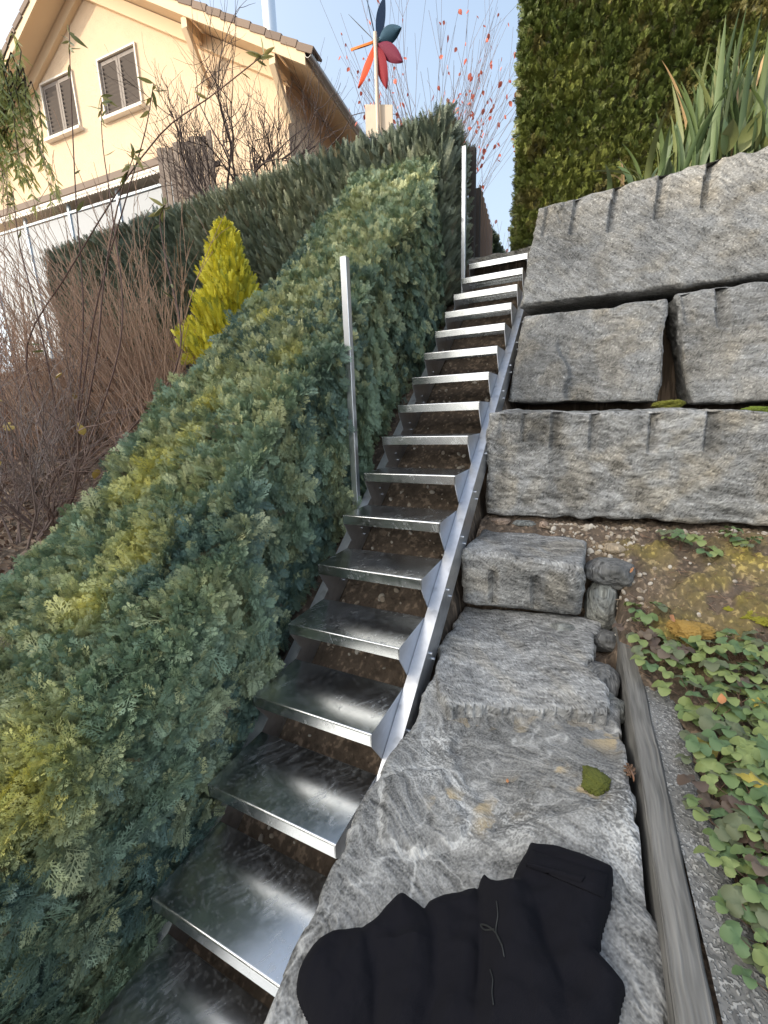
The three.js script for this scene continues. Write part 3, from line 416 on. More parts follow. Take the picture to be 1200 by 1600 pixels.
    c.lerp(rgb(...olive), clamp(sstep(0.54, 0.72, n2) * 0.5 + (R() < 0.08 ? 0.7 : 0))); let tipLit = 0; for (const [k, r] of tips) tipLit = Math.max(tipLit, Math.exp(-k.distanceToSquared(p) / (r * r))); if (R() < tipLit * (0.35 + 0.6 * n2)) c.lerp(rgb(...olive), 0.55 + 0.35 * R()); if (m > 0.15) c.lerp(rgb(...yell), clamp(m * 1.1) * (0.5 + 0.5 * R())); if (deep > 0.05 && R() < 0.3) c.lerp(rgb(...brown), 0.75);
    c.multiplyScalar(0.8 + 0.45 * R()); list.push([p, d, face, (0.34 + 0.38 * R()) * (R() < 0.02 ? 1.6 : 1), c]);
  }
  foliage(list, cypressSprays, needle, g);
  const tr = new Tubes(); for (let i = 0; i < 9; i++) { const z = 2.5 - i * 0.52, t = [V(-0.55, floor(z) - 0.25, z), V(-0.53, floor(z) + 0.3, z + 0.02), V(-0.56, floor(z) + 0.7, z)]; part('trunk', new Tubes().add(t, [0.045, 0.04, 0.02], 7).build(), bark, g); }
  for (let i = 0; i < 260; i++) { const z = -2 + R() * 4.6, b = V(-0.4, floor(z) + R() * 0.6, z), e = surf(z, surf(z, 0).len - R() * 0.7).p; tr.add([b, b.clone().lerp(e, 0.5).add(V(0, 0.03 * R(), 0.05 * (R() - 0.5))), e.add(V(-0.02, 0, 0))], [0.008, 0.005, 0.002], 4); } part('twigs', tr.build(), bark, g).userData.kind = 'stuff';
}
function wallHedge(g, o) { // a clipped box hedge: faces given as [origin, edge u, edge v, normal, count]
  const R = rng(o.seed), list = [];
  for (const [O, U, Vv, N, count] of o.faces) for (let i = 0; i < count; i++) {
    const a = R(), b = R(), p = O.clone().addScaledVector(U, a).addScaledVector(Vv, b), deep = Math.pow(R(), 1.6) * o.deep; p.addScaledVector(N, -deep + (fbm(p.x * o.lump, p.y * o.lump, p.z * o.lump, 3) - 0.5) * o.amp);
    const d = N.clone().multiplyScalar(o.out).add(V((R() - 0.5) * o.rnd, o.lift + (R() - 0.5) * o.rnd, (R() - 0.5) * o.rnd)).normalize();
    list.push([p, d, o.roll ? o.roll * (R() - 0.5) : R() * 6.28, o.s0 + o.s1 * R(), o.color(p, R, deep)]);
  }
  foliage(list, o.sprays, needle, g);
}
{ // tall hedge across the top of the slope
  const g = thing('clipped_hedge', 'tall dark green clipped hedge running level behind the golden conifer', 'hedge', [0, 0, 0]);
  part('inner_branches', box(6.8, 1.75, 0.55, -3.78, 2.02, -2.42), coreMat, g);
  const S = [spray(8, 0.16, 31, { spread: 0.5, sub: 2, w: 0.0030, reach: 0.34 }), spray(8, 0.18, 32, { spread: 0.45, sub: 2, w: 0.0030, reach: 0.3, droop: 0.05 })];
  wallHedge(g, { seed: 5, sprays: S, deep: 0.13, lump: 2.2, amp: 0.10, out: 0.5, rnd: 0.75, lift: 0.75, s0: 0.6, s1: 0.7, faces: [[V(-7.2, 1.05, -2.04), V(6.98, 0, 0), V(0, 1.88, 0), V(0, 0, 1), 21000], [V(-7.2, 2.93, -2.75), V(7.0, 0, 0), V(0, 0, 0.72), V(0, 1, 0), 8000], [V(-0.22, 1.3, -2.75), V(0, 1.65, 0), V(0, 0, 0.75), V(1, 0, 0), 3600]],
    color: (p, R, deep) => { const n = fbm(p.x * 2, p.y * 2, 3, 3); const c = cMix([0.145, 0.185, 0.14], [0.27, 0.29, 0.195], sstep(0.35, 0.65, n) * 0.7 + 0.3 * R()); if (R() < 0.06) c.lerp(rgb(0.17, 0.13, 0.07), 0.7); return c.multiplyScalar(0.75 + 0.5 * R()); } });
  for (let i = 0; i < 7; i++) part('trunk', new Tubes().add([V(-0.5 - i, 1.0, -2.4), V(-0.48 - i, 1.6, -2.4), V(-0.5 - i, 2.4, -2.4)], [0.05, 0.045, 0.02], 7).build(), bark, g);
}
{ // towering thuja hedge on the upper right
  const g = thing('thuja_hedge', 'towering olive green clipped thuja hedge above the stone wall', 'hedge', [0, 0, 0]);
  part('inner_branches', box(3.7, 4.2, 0.9, 2.35, 3.9, -3.25), coreMat, g);
  const S = [spray(6, 0.095, 41, { w: 0.0038, sub: 2 }), spray(7, 0.10, 42, { w: 0.0038, sub: 2, droop: 0.3 })];
  wallHedge(g, { seed: 15, sprays: S, deep: 0.11, lump: 2.0, amp: 0.10, out: 0.6, rnd: 0.9, lift: 0.25, s0: 0.42, s1: 0.5, faces: [[V(0.42, 1.85, -2.68), V(3.8, 0, 0), V(0, 4.2, 0), V(0, 0, 1), 50000], [V(0.40, 1.75, -3.75), V(0, 4.3, 0), V(0, 0, 1.08), V(-1, 0, 0), 9000]],
    color: (p, R, deep) => { const n = fbm(p.x * 2.4, p.y * 2.4, 7, 4); const c = cMix([0.085, 0.12, 0.028], [0.20, 0.225, 0.055], sstep(0.34, 0.66, n) * 0.65 + 0.35 * R()); const br = fbm(p.x * 3.3 + 7, p.y * 3.3, 1, 4); if (br > 0.66 || R() < 0.04) c.lerp(rgb(0.17, 0.125, 0.05), 0.55); return c.multiplyScalar(0.7 + 0.6 * R()); } });
  for (let i = 0; i < 4; i++) part('trunk', new Tubes().add([V(0.9 + i * 0.9, 1.6, -3.2), V(0.92 + i * 0.9, 3, -3.2), V(0.9 + i * 0.9, 5, -3.2)], [0.07, 0.06, 0.02], 7).build(), bark, g);
}
{ // golden cone of cypress
  const b = at(352, 560, 'z', -1.45), t = at(355, 345, 'z', -1.45), hgt = t.y - b.y + 0.12, g = thing('golden_conifer', 'small bright golden yellow conifer in front of the tall level hedge', 'conifer', [b.x + 0.20, b.y - 0.12, b.z]), R = rng(9), list = [];
  for (let i = 0; i < 5200; i++) { const h = Math.pow(R(), 1.25), a = R() * 6.283, lob = 0.92 + 0.28 * Math.sin(a * 3 + h * 9) + 0.20 * Math.sin(a * 5 - h * 17), r = 0.56 * Math.pow(1 - h, 0.85) * lob * Math.sqrt(0.25 + 0.75 * R()); const p = V(Math.cos(a) * r, h * hgt * 0.92 + 0.03, Math.sin(a) * r), d = V(Math.cos(a) * 0.55, 1, Math.sin(a) * 0.55).add(V((R() - 0.5) * 0.7, 0, (R() - 0.5) * 0.7)).normalize(); list.push([p, d, R() * 6.28, 0.7 + 0.6 * R(), cMix([0.74, 0.66, 0.05], [0.90, 0.82, 0.10], R()).lerp(rgb(0.30, 0.34, 0.05), R() < 0.2 ? 0.7 : 0)]); }
  foliage(list, [spray(7, 0.12, 51, { spread: 0.5, sub: 2, w: 0.0034, reach: 0.36 })], needle, g); part('trunk', new Tubes().add([V(0, -0.1, 0), V(0, hgt * 0.4, 0), V(0, hgt * 0.85, 0)], [0.03, 0.02, 0.004], 6).build(), bark, g);
}
{ // low hedge and slatted fence beyond the head of the stairs
  const f = thing('slat_fence', 'brown slatted wooden fence at the head of the stairs', 'fence', [0, 0, 0]), m1 = mat({ color: [0.20, 0.125, 0.085], roughness: 0.8 }), m2 = mat({ color: [0.055, 0.045, 0.04], roughness: 0.9 });
  part('post', box(0.07, 1.25, 0.07, -0.10, 2.4, -2.75), m2, f); part('post', box(0.07, 1.0, 0.07, -0.115, 2.25, -3.05), m2, f);
  for (let i = 0; i < 9; i++) part('slat', box(0.018, 1.02 - i * 0.03, 0.055, -0.105, 2.32 - i * 0.015, -3.16 - i * 0.085, 0.003), m1, f);
  part('rail', box(0.03, 0.05, 0.95, -0.132, 2.1, -3.4), m2, f);
  const g = thing('clipped_hedge', 'short dark hedge stub at the far end of the slatted fence', 'hedge', [0, 0, 0]); part('inner_branches', box(0.5, 0.85, 1.6, -0.45, 2.25, -5.0), coreMat, g);
  wallHedge(g, { seed: 25, sprays: [cypressSprays[2]], deep: 0.08, lump: 3, amp: 0.08, out: 0.6, rnd: 0.9, lift: 0.5, s0: 0.6, s1: 0.4, faces: [[V(-0.2, 1.8, -5.8), V(0, 0.9, 0), V(0, 0, 1.7), V(1, 0, 0), 1600], [V(-0.7, 1.8, -4.15), V(0.5, 0, 0), V(0, 0.9, 0), V(0, 0, 1), 700], [V(-0.7, 2.7, -5.8), V(0.5, 0, 0), V(0, 0, 1.7), V(0, 1, 0), 700]], color: (p, R) => cMix([0.035, 0.06, 0.03], [0.06, 0.09, 0.04], R()) });
}

// ---------------------------------------------------------------- low stone wall and ivy below the tall hedge
{
  const w = thing('retaining_wall', 'low grey rubble wall below the tall hedge, partly under ivy', 'wall', [0, 0, 0]), R = rng(61);
  let x = -8.0; const ms = [greyStone, tint(stoneA, [0.85, 0.83, 0.8]), tint(stoneB, [0.7, 0.68, 0.66])];
  while (x < -1.4) { const wd = 0.45 + R() * 0.6; let y = -0.15; while (y < 1.0) { const h = 0.28 + R() * 0.25; const q = new THREE.IcosahedronGeometry(1, 5), P = q.attributes.position, col = [], uv = []; const sd = R() * 50; for (let i = 0; i < P.count; i++) { const v = V().fromBufferAttribute(P, i), c = (t) => Math.sign(t) * Math.pow(Math.abs(t), 0.45), n = 1 + (fbm(v.x + sd, v.y, v.z, 3) - 0.5) * 0.35; P.setXYZ(i, c(v.x) * n * wd * 0.5, c(v.y) * n * h * 0.5, c(v.z) * n * 0.2); col.push(1, 1, 1); uv.push(v.x * 0.3 + sd, v.y * 0.3); } q.setAttribute('color', new THREE.Float32BufferAttribute(col, 3)); q.setAttribute('uv', new THREE.Float32BufferAttribute(uv, 2)); smoothNormals(q); const o = part('stone', q, ms[Math.floor(R() * 3)], w); o.position.set(x + wd / 2, y + h / 2, -1.93 + R() * 0.05); y += h * 0.93; } x += wd * 0.96; }
  const iv = thing('ivy', 'dark glossy ivy patch spilling over the low rubble wall', 'ivy', [0, 0, 0]); const P = [], I = []; for (let k = 0; k < 5; k++) lens(P, I, V(0, 0, 0), V(Math.sin((k - 2) * 0.62), Math.cos((k - 2) * 0.62), 0), 0.016, V(0, 0, 1), 0.055 - Math.abs(k - 2) * 0.007, 0.1);
  const gi = geo(P, I), list = []; const c1 = at(155, 620, 'z', -1.75), c2 = at(190, 690, 'z', -1.3), c3 = at(235, 660, 'z', -1.3);
  for (let i = 0; i < 1500; i++) { const k = R(), c = k < 0.5 ? c1 : k < 0.8 ? c2 : c3, s = k < 0.5 ? [0.75, 0.5, 0.10] : [0.55, 0.15, 0.3], p = c.clone().add(V((R() + R() - 1) * s[0], (R() + R() - 1) * s[1], (R() + R() - 1) * s[2])); p.y = Math.max(p.y, groundY(p.x, p.z) + 0.02); list.push([p, V((R() - 0.5), -0.3 + R() * 0.6, (R() - 0.5)).normalize(), R() * 6.28, 0.7 + R() * 0.8, cMix([0.018, 0.035, 0.016], [0.05, 0.085, 0.03], R())]); }
  foliage(list, [gi], mat({ color: [1, 1, 1], roughness: 0.35 }), iv, 'leaves'); const tb = new Tubes(); for (let i = 0; i < 12; i++) { const a = c1.clone().add(V((R() - 0.5), -0.5, 0.05)); tb.add([a, a.clone().add(V(0.1 * (R() - 0.5), 0.4, -0.05)), a.clone().add(V(0.3 * (R() - 0.5), 0.9, -0.1))], 0.006, 4); } part('stems', tb.build(), bark, iv);
}

// ---------------------------------------------------------------- house
{
  const th = 5 * Math.PI / 180, hs = thing('gabled_house', 'cream rendered gabled house with closed brown shutters above the hedges', 'house', [-2, 0, -7], undefined, th);
  const pl = texture(512, 512, (u, v) => { const k = 1 + 0.10 * (tf(u, v, 6, 6, 3, 4) - 0.5) + 0.08 * (tf(u, v, 90, 90, 13, 2) - 0.5); return [0.68 * k, 0.515 * k, 0.36 * k]; }), pb = texture(512, 512, (u, v) => tf(u, v, 64, 64, 23, 3), false);
  const wallM = mat({ map: pl, bumpMap: pb, bumpScale: 0.01, roughness: 0.92 }), woodM = mat({ color: [0.66, 0.50, 0.33], roughness: 0.7 }), whiteM = mat({ color: [0.68, 0.63, 0.56], roughness: 0.6 }), shutM = mat({ color: [0.20, 0.168, 0.15], roughness: 0.65 }), tileM = [0, 1, 2].map((i) => mat({ color: [0.17 + i * 0.025, 0.125 + i * 0.018, 0.10 + i * 0.012], roughness: 0.85 })), metalM = mat({ color: [0.42, 0.40, 0.38], metalness: 0.8, roughness: 0.45 });
  const RU = -9.2, RY = 11.17, SL = 0.58, under = (u) => RY - SL * Math.abs(u - RU);        // underside of the roof
  const shape = new THREE.Shape([[-15, 1.4], [-3.42, 1.4], [-3.42, under(-3.42)], [RU, RY], [-15, under(-15)]].map((q) => new THREE.Vector2(...q)));
  const wins = [[-8.98, -7.68, 8.2, 9.48], [-11.27, -10.02, 8.25, 9.55]];
  for (const [a, b, c, d] of wins) shape.holes.push(new THREE.Path([[a, c], [a, d], [b, d], [b, c]].map((q) => new THREE.Vector2(...q))));
  part('wall', new THREE.ExtrudeGeometry(shape, { depth: 0.3, bevelEnabled: false }).translate(0, 0, -0.3), wallM, hs);
  part('wall', box(0.3, under(-3.42) - 1.4, 9, -3.57, (under(-3.42) + 1.4) / 2, -4.81), wallM, hs);
  part('wall', box(0.3, under(-15) - 1.4, 9, -14.85, (under(-15) + 1.4) / 2, -4.81), wallM, hs);
  for (const [a, b, c, d] of wins) {
    const w = new THREE.Group(); w.name = 'window'; hs.add(w); const cx = (a + b) / 2, W = b - a, H = d - c, cy = (c + d) / 2;
    part('frame', mergeGeometries([box(0.04, H + 0.08, 0.05, a - 0.02, cy, 0.02), box(0.04, H + 0.08, 0.05, b + 0.02, cy, 0.02), box(W, 0.04, 0.05, cx, d + 0.02, 0.02)]), whiteM, w);
    part('sill', box(W + 0.22, 0.07, 0.16, cx, c - 0.036, 0.06), whiteM, w);
    for (const s of [-1, 1]) { const sx = cx + s * (W / 4), hw = W / 2 - 0.012; const gs = [box(0.07, H - 0.02, 0.04, sx - hw / 2 + 0.035, cy, -0.03), box(0.07, H - 0.02, 0.04, sx + hw / 2 - 0.035, cy, -0.03), box(hw - 0.14, 0.09, 0.04, sx, d - 0.06, -0.03), box(hw - 0.14, 0.09, 0.04, sx, c + 0.06, -0.03)]; for (let k = 0; k < 11; k++) { const q = box(hw - 0.14, 0.095, 0.012); q.rotateX(0.75); q.translate(sx, c + 0.15 + k * (H - 0.30) / 10, -0.045); gs.push(q); } gs.push(box(hw - 0.02, H - 0.04, 0.006, sx, cy, -0.12)); part('shutter', mergeGeometries(gs), shutM, w); }
  }
  // roof: two slopes with soffit boards, barge boards, verge tiles, gutters
  const roofSlab = (s) => { const e = RU + s * 6.65, p = [[RU, RY + 0.02], [e, under(e) + 0.02], [e, under(e) + 0.14], [RU, RY + 0.14]]; return extrude(s > 0 ? p : p.reverse(), 9.9).translate(0, 0, -9.3); };
  const roofs = {}; for (const s of [1, -1]) { roofs[s] = part('roof', roofSlab(s), woodM, hs); const e = RU + s * 6.66; part('barge_board', extrude([[RU, RY - 0.05], [e, under(e) - 0.05], [e, under(e) + 0.23], [RU, RY + 0.23]].slice(0), 0.04).translate(0, 0, 0.602), woodM, hs); part('rafter', extrude([[RU, RY - 0.30], [RU + s * 5.9, under(RU + s * 5.9) - 0.30], [RU + s * 5.9, under(RU + s * 5.9)], [RU, RY]], 0.12).translate(0, 0, 0.002), woodM, hs);
    for (let k = 0; k < 19; k++) { const d0 = 0.02 + k * 0.36, u = RU + s * (d0 + 0.18), t = part('tile', box(0.44, 0.05, 0.36, 0, 0, 0, 0.012), tileM[(k * 7) % 3], roofs[s]); t.position.set(u, under(u) + 0.285 + (k % 2) * 0.004, 0.47); t.rotation.z = -s * Math.atan(SL) * 0.88; const v = part('tile', box(0.40, 0.13, 0.03, 0, 0, 0, 0.008), tileM[(k * 5 + 1) % 3], roofs[s]); v.position.set(u, under(u) + 0.235, 0.657); v.rotation.z = -s * Math.atan(SL) * 0.88; }
    part('roof_cover', extrude([[RU, RY + 0.145], [RU + s * 6.6, under(RU + s * 6.6) + 0.145], [RU + s * 6.6, under(RU + s * 6.6) + 0.26], [RU, RY + 0.26]], 9.5).translate(0, 0, -9.25), tileM[0], hs);
    for (const dd of [3.65, 5.85]) { const u = RU + s * dd, y = under(u) - 0.16; part('purlin', box(0.15, 0.22, 0.60, u, y, 0.30), woodM, hs); const br = box(0.13, 0.13, 0.95); br.rotateX(-0.95); br.translate(u, y - 0.46, 0.30); part('brace', br, woodM, hs); }
    const gp = []; for (let k = 0; k <= 10; k++) { const a = Math.PI + k / 10 * Math.PI; gp.push([Math.cos(a) * 0.075, Math.sin(a) * 0.075]); } for (let k = 10; k >= 0; k--) { const a = Math.PI + k / 10 * Math.PI; gp.push([Math.cos(a) * 0.068, Math.sin(a) * 0.068]); }
    part('gutter', extrude(gp, 9.9).translate(RU + s * 6.74, under(RU + s * 6.65) + 0.12, -9.25), metalM, hs);
  }
  part('chimney_pipe', new THREE.CylinderGeometry(0.19, 0.19, 3.2, 24).translate(-5.57, 11.3, -3), mat({ color: [0.7, 0.72, 0.74], metalness: 0.9, roughness: 0.3 }), hs);
  // glazed veranda in front of the ground floor
  const v = thing('veranda', 'white panelled veranda with pale blue posts below the shuttered windows', 'veranda', [-2, 0, -7], undefined, th), post = mat({ color: [0.55, 0.66, 0.76], roughness: 0.5 }), pan = mat({ color: [0.36, 0.38, 0.41], roughness: 0.7 }), br = mat({ color: [0.20, 0.15, 0.12], roughness: 0.8 });
  for (let k = 0; k < 5; k++) { const u = -5.85 - k * 1.78; part('post', box(0.07, 4.5, 0.07, u, 3.55, 1.2), post, v); if (k < 4) { part('panel', box(1.69, 4.3, 0.02, u - 0.89, 3.4, 1.19), pan, v); part('rail', box(1.70, 0.05, 0.05, u - 0.89, 5.60, 1.2), post, v); } }
  part('panel', box(0.02, 4.3, 1.08, -5.86, 3.4, 0.60), pan, v); part('roof', box(7.4, 0.05, 1.33, -9.4, 5.87, 0.66).rotateX(0), whiteM, v); part('fascia', box(7.5, 0.14, 0.05, -9.4, 6.01, 1.30), br, v);
  const sc = []; for (let k = 0; k < 74; k++) sc.push(new THREE.CylinderGeometry(0.05, 0.05, 0.012, 10).rotateX(Math.PI / 2).translate(-13.05 + k * 0.1, 5.80, 1.345)); sc.push(box(7.4, 0.09, 0.012, -9.4, 5.845, 1.345)); part('valance', mergeGeometries(sc), whiteM, v);
  const fence = thing('board_fence', 'weathered brown board fence behind the bare bush by the house', 'fence', [-2, 0, -7], undefined, th), fm = [mat({ color: [0.13, 0.10, 0.085] }), mat({ color: [0.19, 0.15, 0.125] })];
  for (let k = 0; k < 10; k++) part('board', box(0.115, 2.2, 0.03, -5.35 + k * 0.145, 4.65 - (k % 3) * 0.03, 2.0, 0.004), fm[k % 2], fence); part('rail', box(1.6, 0.08, 0.05, -4.7, 5.2, 1.94), fm[0], fence);
}

// ---------------------------------------------------------------- wind spinner flower
{
  const b = at(593, 200, 'z', -4.2), h = at(589, 68, 'z', -4.2), g = thing('wind_spinner', 'tall flower shaped wind spinner with orange, red and blue petals', 'wind spinner', [b.x, 1.85, b.z]), H = h.y - 1.85;
  const pole = mat({ color: [0.62, 0.48, 0.38], roughness: 0.5 }); part('pole', new THREE.CylinderGeometry(0.028, 0.032, H + 0.1, 12).translate(0, H / 2 + 0.05, 0.05), pole, g);
  part('hub', new THREE.SphereGeometry(0.07, 20, 14).scale(1, 1, 0.8).translate(0, H, 0), mat({ color: [0.03, 0.05, 0.05], roughness: 0.5 }), g);
  const cols = [[0.50, 0.13, 0.01], [0.50, 0.05, 0.008], [0.20, 0.004, 0.014], [0.13, 0.004, 0.03], [0.02, 0.07, 0.12], [0.06, 0.10, 0.18], [0.12, 0.15, 0.18], [0.12, 0.15, 0.18]];
  const angs = [175, 236, 284, 318, 5, 72, 103, 132], lens_ = [0.38, 0.52, 0.60, 0.52, 0.36, 0.46, 0.62, 0.62], tw = [1.0, 0.35, 0.25, 0.25, 0.6, 1.36, 1.55, 1.55];
  angs.forEach((d, i) => { const P = [], I = [], N = 14, M = 4; for (let j = 0; j <= N; j++) { const t = j / N, w = 0.095 * Math.pow(Math.sin(Math.PI * Math.pow(t, 0.85)), 0.8) + (j === 0 ? 0.01 : 0); for (let k = 0; k <= M; k++) { const s = k / M * 2 - 1; P.push(0.05 + t * lens_[i], s * w * (i > 5 ? 0.35 : 1), (i > 4 ? 0.005 : 0.03) * (1 - s * s)); } } for (let j = 0; j < N; j++) for (let k = 0; k < M; k++) { const a = j * (M + 1) + k; I.push(a, a + M + 1, a + 1, a + 1, a + M + 1, a + M + 2); } const q = geo(P, I); q.rotateX(tw[i]); q.rotateZ(d * Math.PI / 180); const o = part('petal', q, mat({ color: cols[i], roughness: 0.8 }), g); o.position.set(0, H, 0.02); });
  const vane = extrude([[-0.24, 0.16], [-0.24, -0.26], [0.22, -0.42], [0.22, 0.02]].map(([a, c]) => [a, c]), 0.012); part('tail_vane', vane.translate(0.0, H - 0.84, -0.02), mat({ color: [0.46, 0.38, 0.30], roughness: 0.6 }), g);
}

// ---------------------------------------------------------------- shrubs and trees
function grow(tb, tips, R, p, d, len, rad, level, o) {
  const N = 5, pts = [p.clone()], dir = d.clone(); for (let i = 0; i < N; i++) { dir.add(V((R() - 0.5) * o.wander, (R() - 0.5) * o.wander + o.lift, (R() - 0.5) * o.wander)).normalize(); pts.push(pts[i].clone().addScaledVector(dir, len / N)); }
  tb.add(pts, (t) => rad * (1 - 0.6 * t), level > 1 ? 5 : 3); if (level === 0) { tips.push([pts[N], dir.clone()]); tips.push([pts[3], dir.clone()]); return; }
  const n = o.kids[level]; for (let i = 0; i < n; i++) { const k = 1 + Math.floor(R() * N), b = pts[k], nd = dir.clone().add(V((R() - 0.5) * o.fan, (R() - 0.5) * o.fan + 0.1, (R() - 0.5) * o.fan)).normalize(); grow(tb, tips, R, b, nd, len * (0.5 + 0.35 * R()), rad * 0.5, level - 1, o); }
}
{ // bare bush in front of the house
  const b = at(372, 330, 'z', -4.3), g = thing('bare_bush', 'large leafless dark bush standing in front of the house wall', 'bush', [b.x, b.y - 0.5, b.z]), tb = new Tubes(), tips = [], R = rng(19);
  for (let i = 0; i < 16; i++) { const a = R() * 6.28; grow(tb, tips, R, V(0.25 * Math.cos(a), 0, 0.2 * Math.sin(a)), V(Math.cos(a) * 0.95 + 0.15, 1, Math.sin(a) * 0.5).normalize(), 1.12 + R() * 0.42, 0.032, 3, { wander: 0.5, lift: 0.05, fan: 1.5, kids: [0, 4, 5, 4] }); }
  part('branches', tb.build(), mat({ color: [0.085, 0.062, 0.055], roughness: 0.9 }), g);
}
// dense reddish dry stems
for (const [px, py, z0, seed, n, label] of [[262, 640, -0.9, 29, 260, 'dense leafless shrub of thin reddish brown stems leaning over the ivy wall'], [130, 640, -0.7, 131, 190, 'tall leafless brown stem shrub rising in front of the veranda panels'], [15, 660, -0.5, 133, 170, 'leafless brown stem shrub below the willow crown']]) {
  const c = at(px, py, 'z', z0), g = thing('dry_stem_shrub', label, 'shrub', [c.x, groundY(c.x, c.z), c.z], 'dry stem shrubs on the slope'), tb = new Tubes(), R = rng(seed);
  for (let i = 0; i < n; i++) { const a = R() * 6.28, r = 0.60 * Math.sqrt(R()), p = V(Math.cos(a) * r - 0.25, 0, Math.sin(a) * r * 0.7), far = R(), d = V(-0.75 * far + (R() - 0.4) * 0.8, 1, -0.05 + (R() - 0.5) * 0.7).normalize(), L = 0.8 + R() * (1.3 + 2.2 * far), pts = [p]; for (let k = 1; k < 7; k++) { d.add(V((R() - 0.55) * 0.34, 0.0, (R() - 0.5) * 0.34)).normalize(); pts.push(pts[k - 1].clone().addScaledVector(d, L / 6)); } tb.add(pts, (t) => 0.0075 * (1 - 0.65 * t), 4); for (let k = 0; k < 5; k++) { const q = pts[2 + Math.floor(R() * 4)], dd = d.clone().add(V((R() - 0.5) * 1.5, 0.15, (R() - 0.5) * 1.5)).normalize(), e = q.clone().addScaledVector(dd, 0.15 + R() * 0.45); tb.add([q, q.clone().lerp(e, 0.5).add(V(0.02 * (R() - 0.5), 0.02, 0)), e], 0.0028, 3); } }
  part('stems', tb.build(), mat({ color: [[0.44, 0.26, 0.17], [0.46, 0.285, 0.20], [0.42, 0.27, 0.185]][seed % 3], roughness: 0.9 }), g);
}
const lance = (L, w) => { const P = [], I = [], N = 6; for (let i = 0; i <= N; i++) { const t = i / N, ww = w * Math.sin(Math.PI * Math.pow(t, 0.8)) + 0.0006; P.push(-ww, t * L, -0.12 * L * t * t, 0, t * L, ww * 0.35 - 0.12 * L * t * t, ww, t * L, -0.12 * L * t * t); if (i) { const a = (i - 1) * 3; I.push(a, a + 1, a + 3, a + 1, a + 4, a + 3, a + 1, a + 2, a + 4, a + 2, a + 5, a + 4); } } return geo(P, I); };
{ // arching shoots with a few lance leaves
  const c = at(110, 760, 'z', -0.2), g = thing('arching_shrub', 'lanky shrub with long arching shoots and sparse lance shaped leaves', 'shrub', [c.x, groundY(c.x, c.z), c.z]), tb = new Tubes(), R = rng(39), list = [];
  const shoot = (px, z) => { const pts = px.map(([a, b], i) => at(a, b, 'z', z[i]).sub(g.position)); const cv = new THREE.CatmullRomCurve3(pts), P = cv.getPoints(26); tb.add(P, (t) => 0.008 * (1 - 0.75 * t) + 0.0012, 5); for (let k = 5; k < 27; k++) if (R() < (k > 21 ? 0.8 : 0.2)) for (let q = 0; q < (k > 22 ? 3 : 1); q++) list.push([P[k].clone(), V((R() - 0.5) * 1.6, -0.1 + (R() - 0.5), (R() - 0.5) * 1.2).normalize(), R() * 6.28, 0.7 + R() * 0.7, cMix([0.15, 0.18, 0.07], [0.34, 0.30, 0.10], R())]); };
  shoot([[110, 760], [40, 560], [110, 420], [250, 210], [330, 150], [400, 95], [412, 85]], [-0.2, -0.2, -0.3, -0.6, -0.7, -0.8, -0.85]); shoot([[110, 760], [130, 500], [118, 300], [110, 120], [108, 40]], [-0.2, -0.3, -0.4, -0.4, -0.4]); shoot([[112, 760], [190, 520], [175, 330], [160, 220], [158, 150]], [-0.2, -0.3, -0.4, -0.5, -0.5]);
  shoot([[112, 760], [280, 560], [258, 400], [250, 340], [258, 320]], [-0.2, -0.3, -0.4, -0.4, -0.4]); shoot([[110, 760], [150, 480], [200, 300], [228, 200], [240, 130]], [-0.2, -0.3, -0.4, -0.5, -0.5]); shoot([[110, 760], [60, 500], [30, 380], [20, 300]], [-0.2, 0, 0, 0]); shoot([[110, 760], [150, 560], [165, 420], [190, 300], [210, 240]], [-0.2, 0, 0, 0, 0]);
  part('shoots', tb.build(), mat({ color: [0.16, 0.10, 0.085], roughness: 0.9 }), g); foliage(list, [lance(0.11, 0.012)], leafMat({ color: [1, 1, 1] }), g, 'leaves');
}
{ // tangle of twigs at the left edge
  const R = rng(49), pos = [[40, 900, 0.9], [10, 800, 0.5], [90, 850, 0.6], [70, 740, 0.1]], lab = ['leafless twiggy shrub at the foot of the hedge slope with one yellow leaf', 'grey leafless twig tangle beside the yellow leaves', 'thin brown twig clump beside the sloping hedge top', 'leafless twig clump in front of the ivy patch'];
  pos.forEach(([a, b, z], i) => { const c = at(a, b, 'z', z), g = thing('twiggy_shrub', lab[i], 'shrub', [c.x - 0.1, groundY(c.x, c.z), c.z], 'leafless shrubs on the slope'), tb = new Tubes(), tips = []; for (let k = 0; k < 14; k++) { const an = R() * 6.28; grow(tb, tips, R, V(0.12 * Math.cos(an), 0, 0.12 * Math.sin(an)), V(Math.cos(an) * 0.6, 1, Math.sin(an) * 0.6).normalize(), 0.75 + R() * 0.4, 0.011, 2, { wander: 0.55, lift: 0.04, fan: 1.7, kids: [0, 4, 4] }); } part('branches', tb.build(), mat({ color: [[0.25, 0.18, 0.15], [0.34, 0.28, 0.25], [0.24, 0.165, 0.135], [0.28, 0.22, 0.18]][i], roughness: 0.9 }), g);
    const lv = leafMat({ color: [0.5, 0.36, 0.09] }), lg = lance(0.11, 0.035); for (let k = 0; k < 5; k++) { const [p, d] = tips[Math.floor(R() * tips.length)]; const o = part('leaf', lg, lv, g); o.position.copy(p); o.rotation.set(R() * 3, R() * 6, R() * 3); } });
}
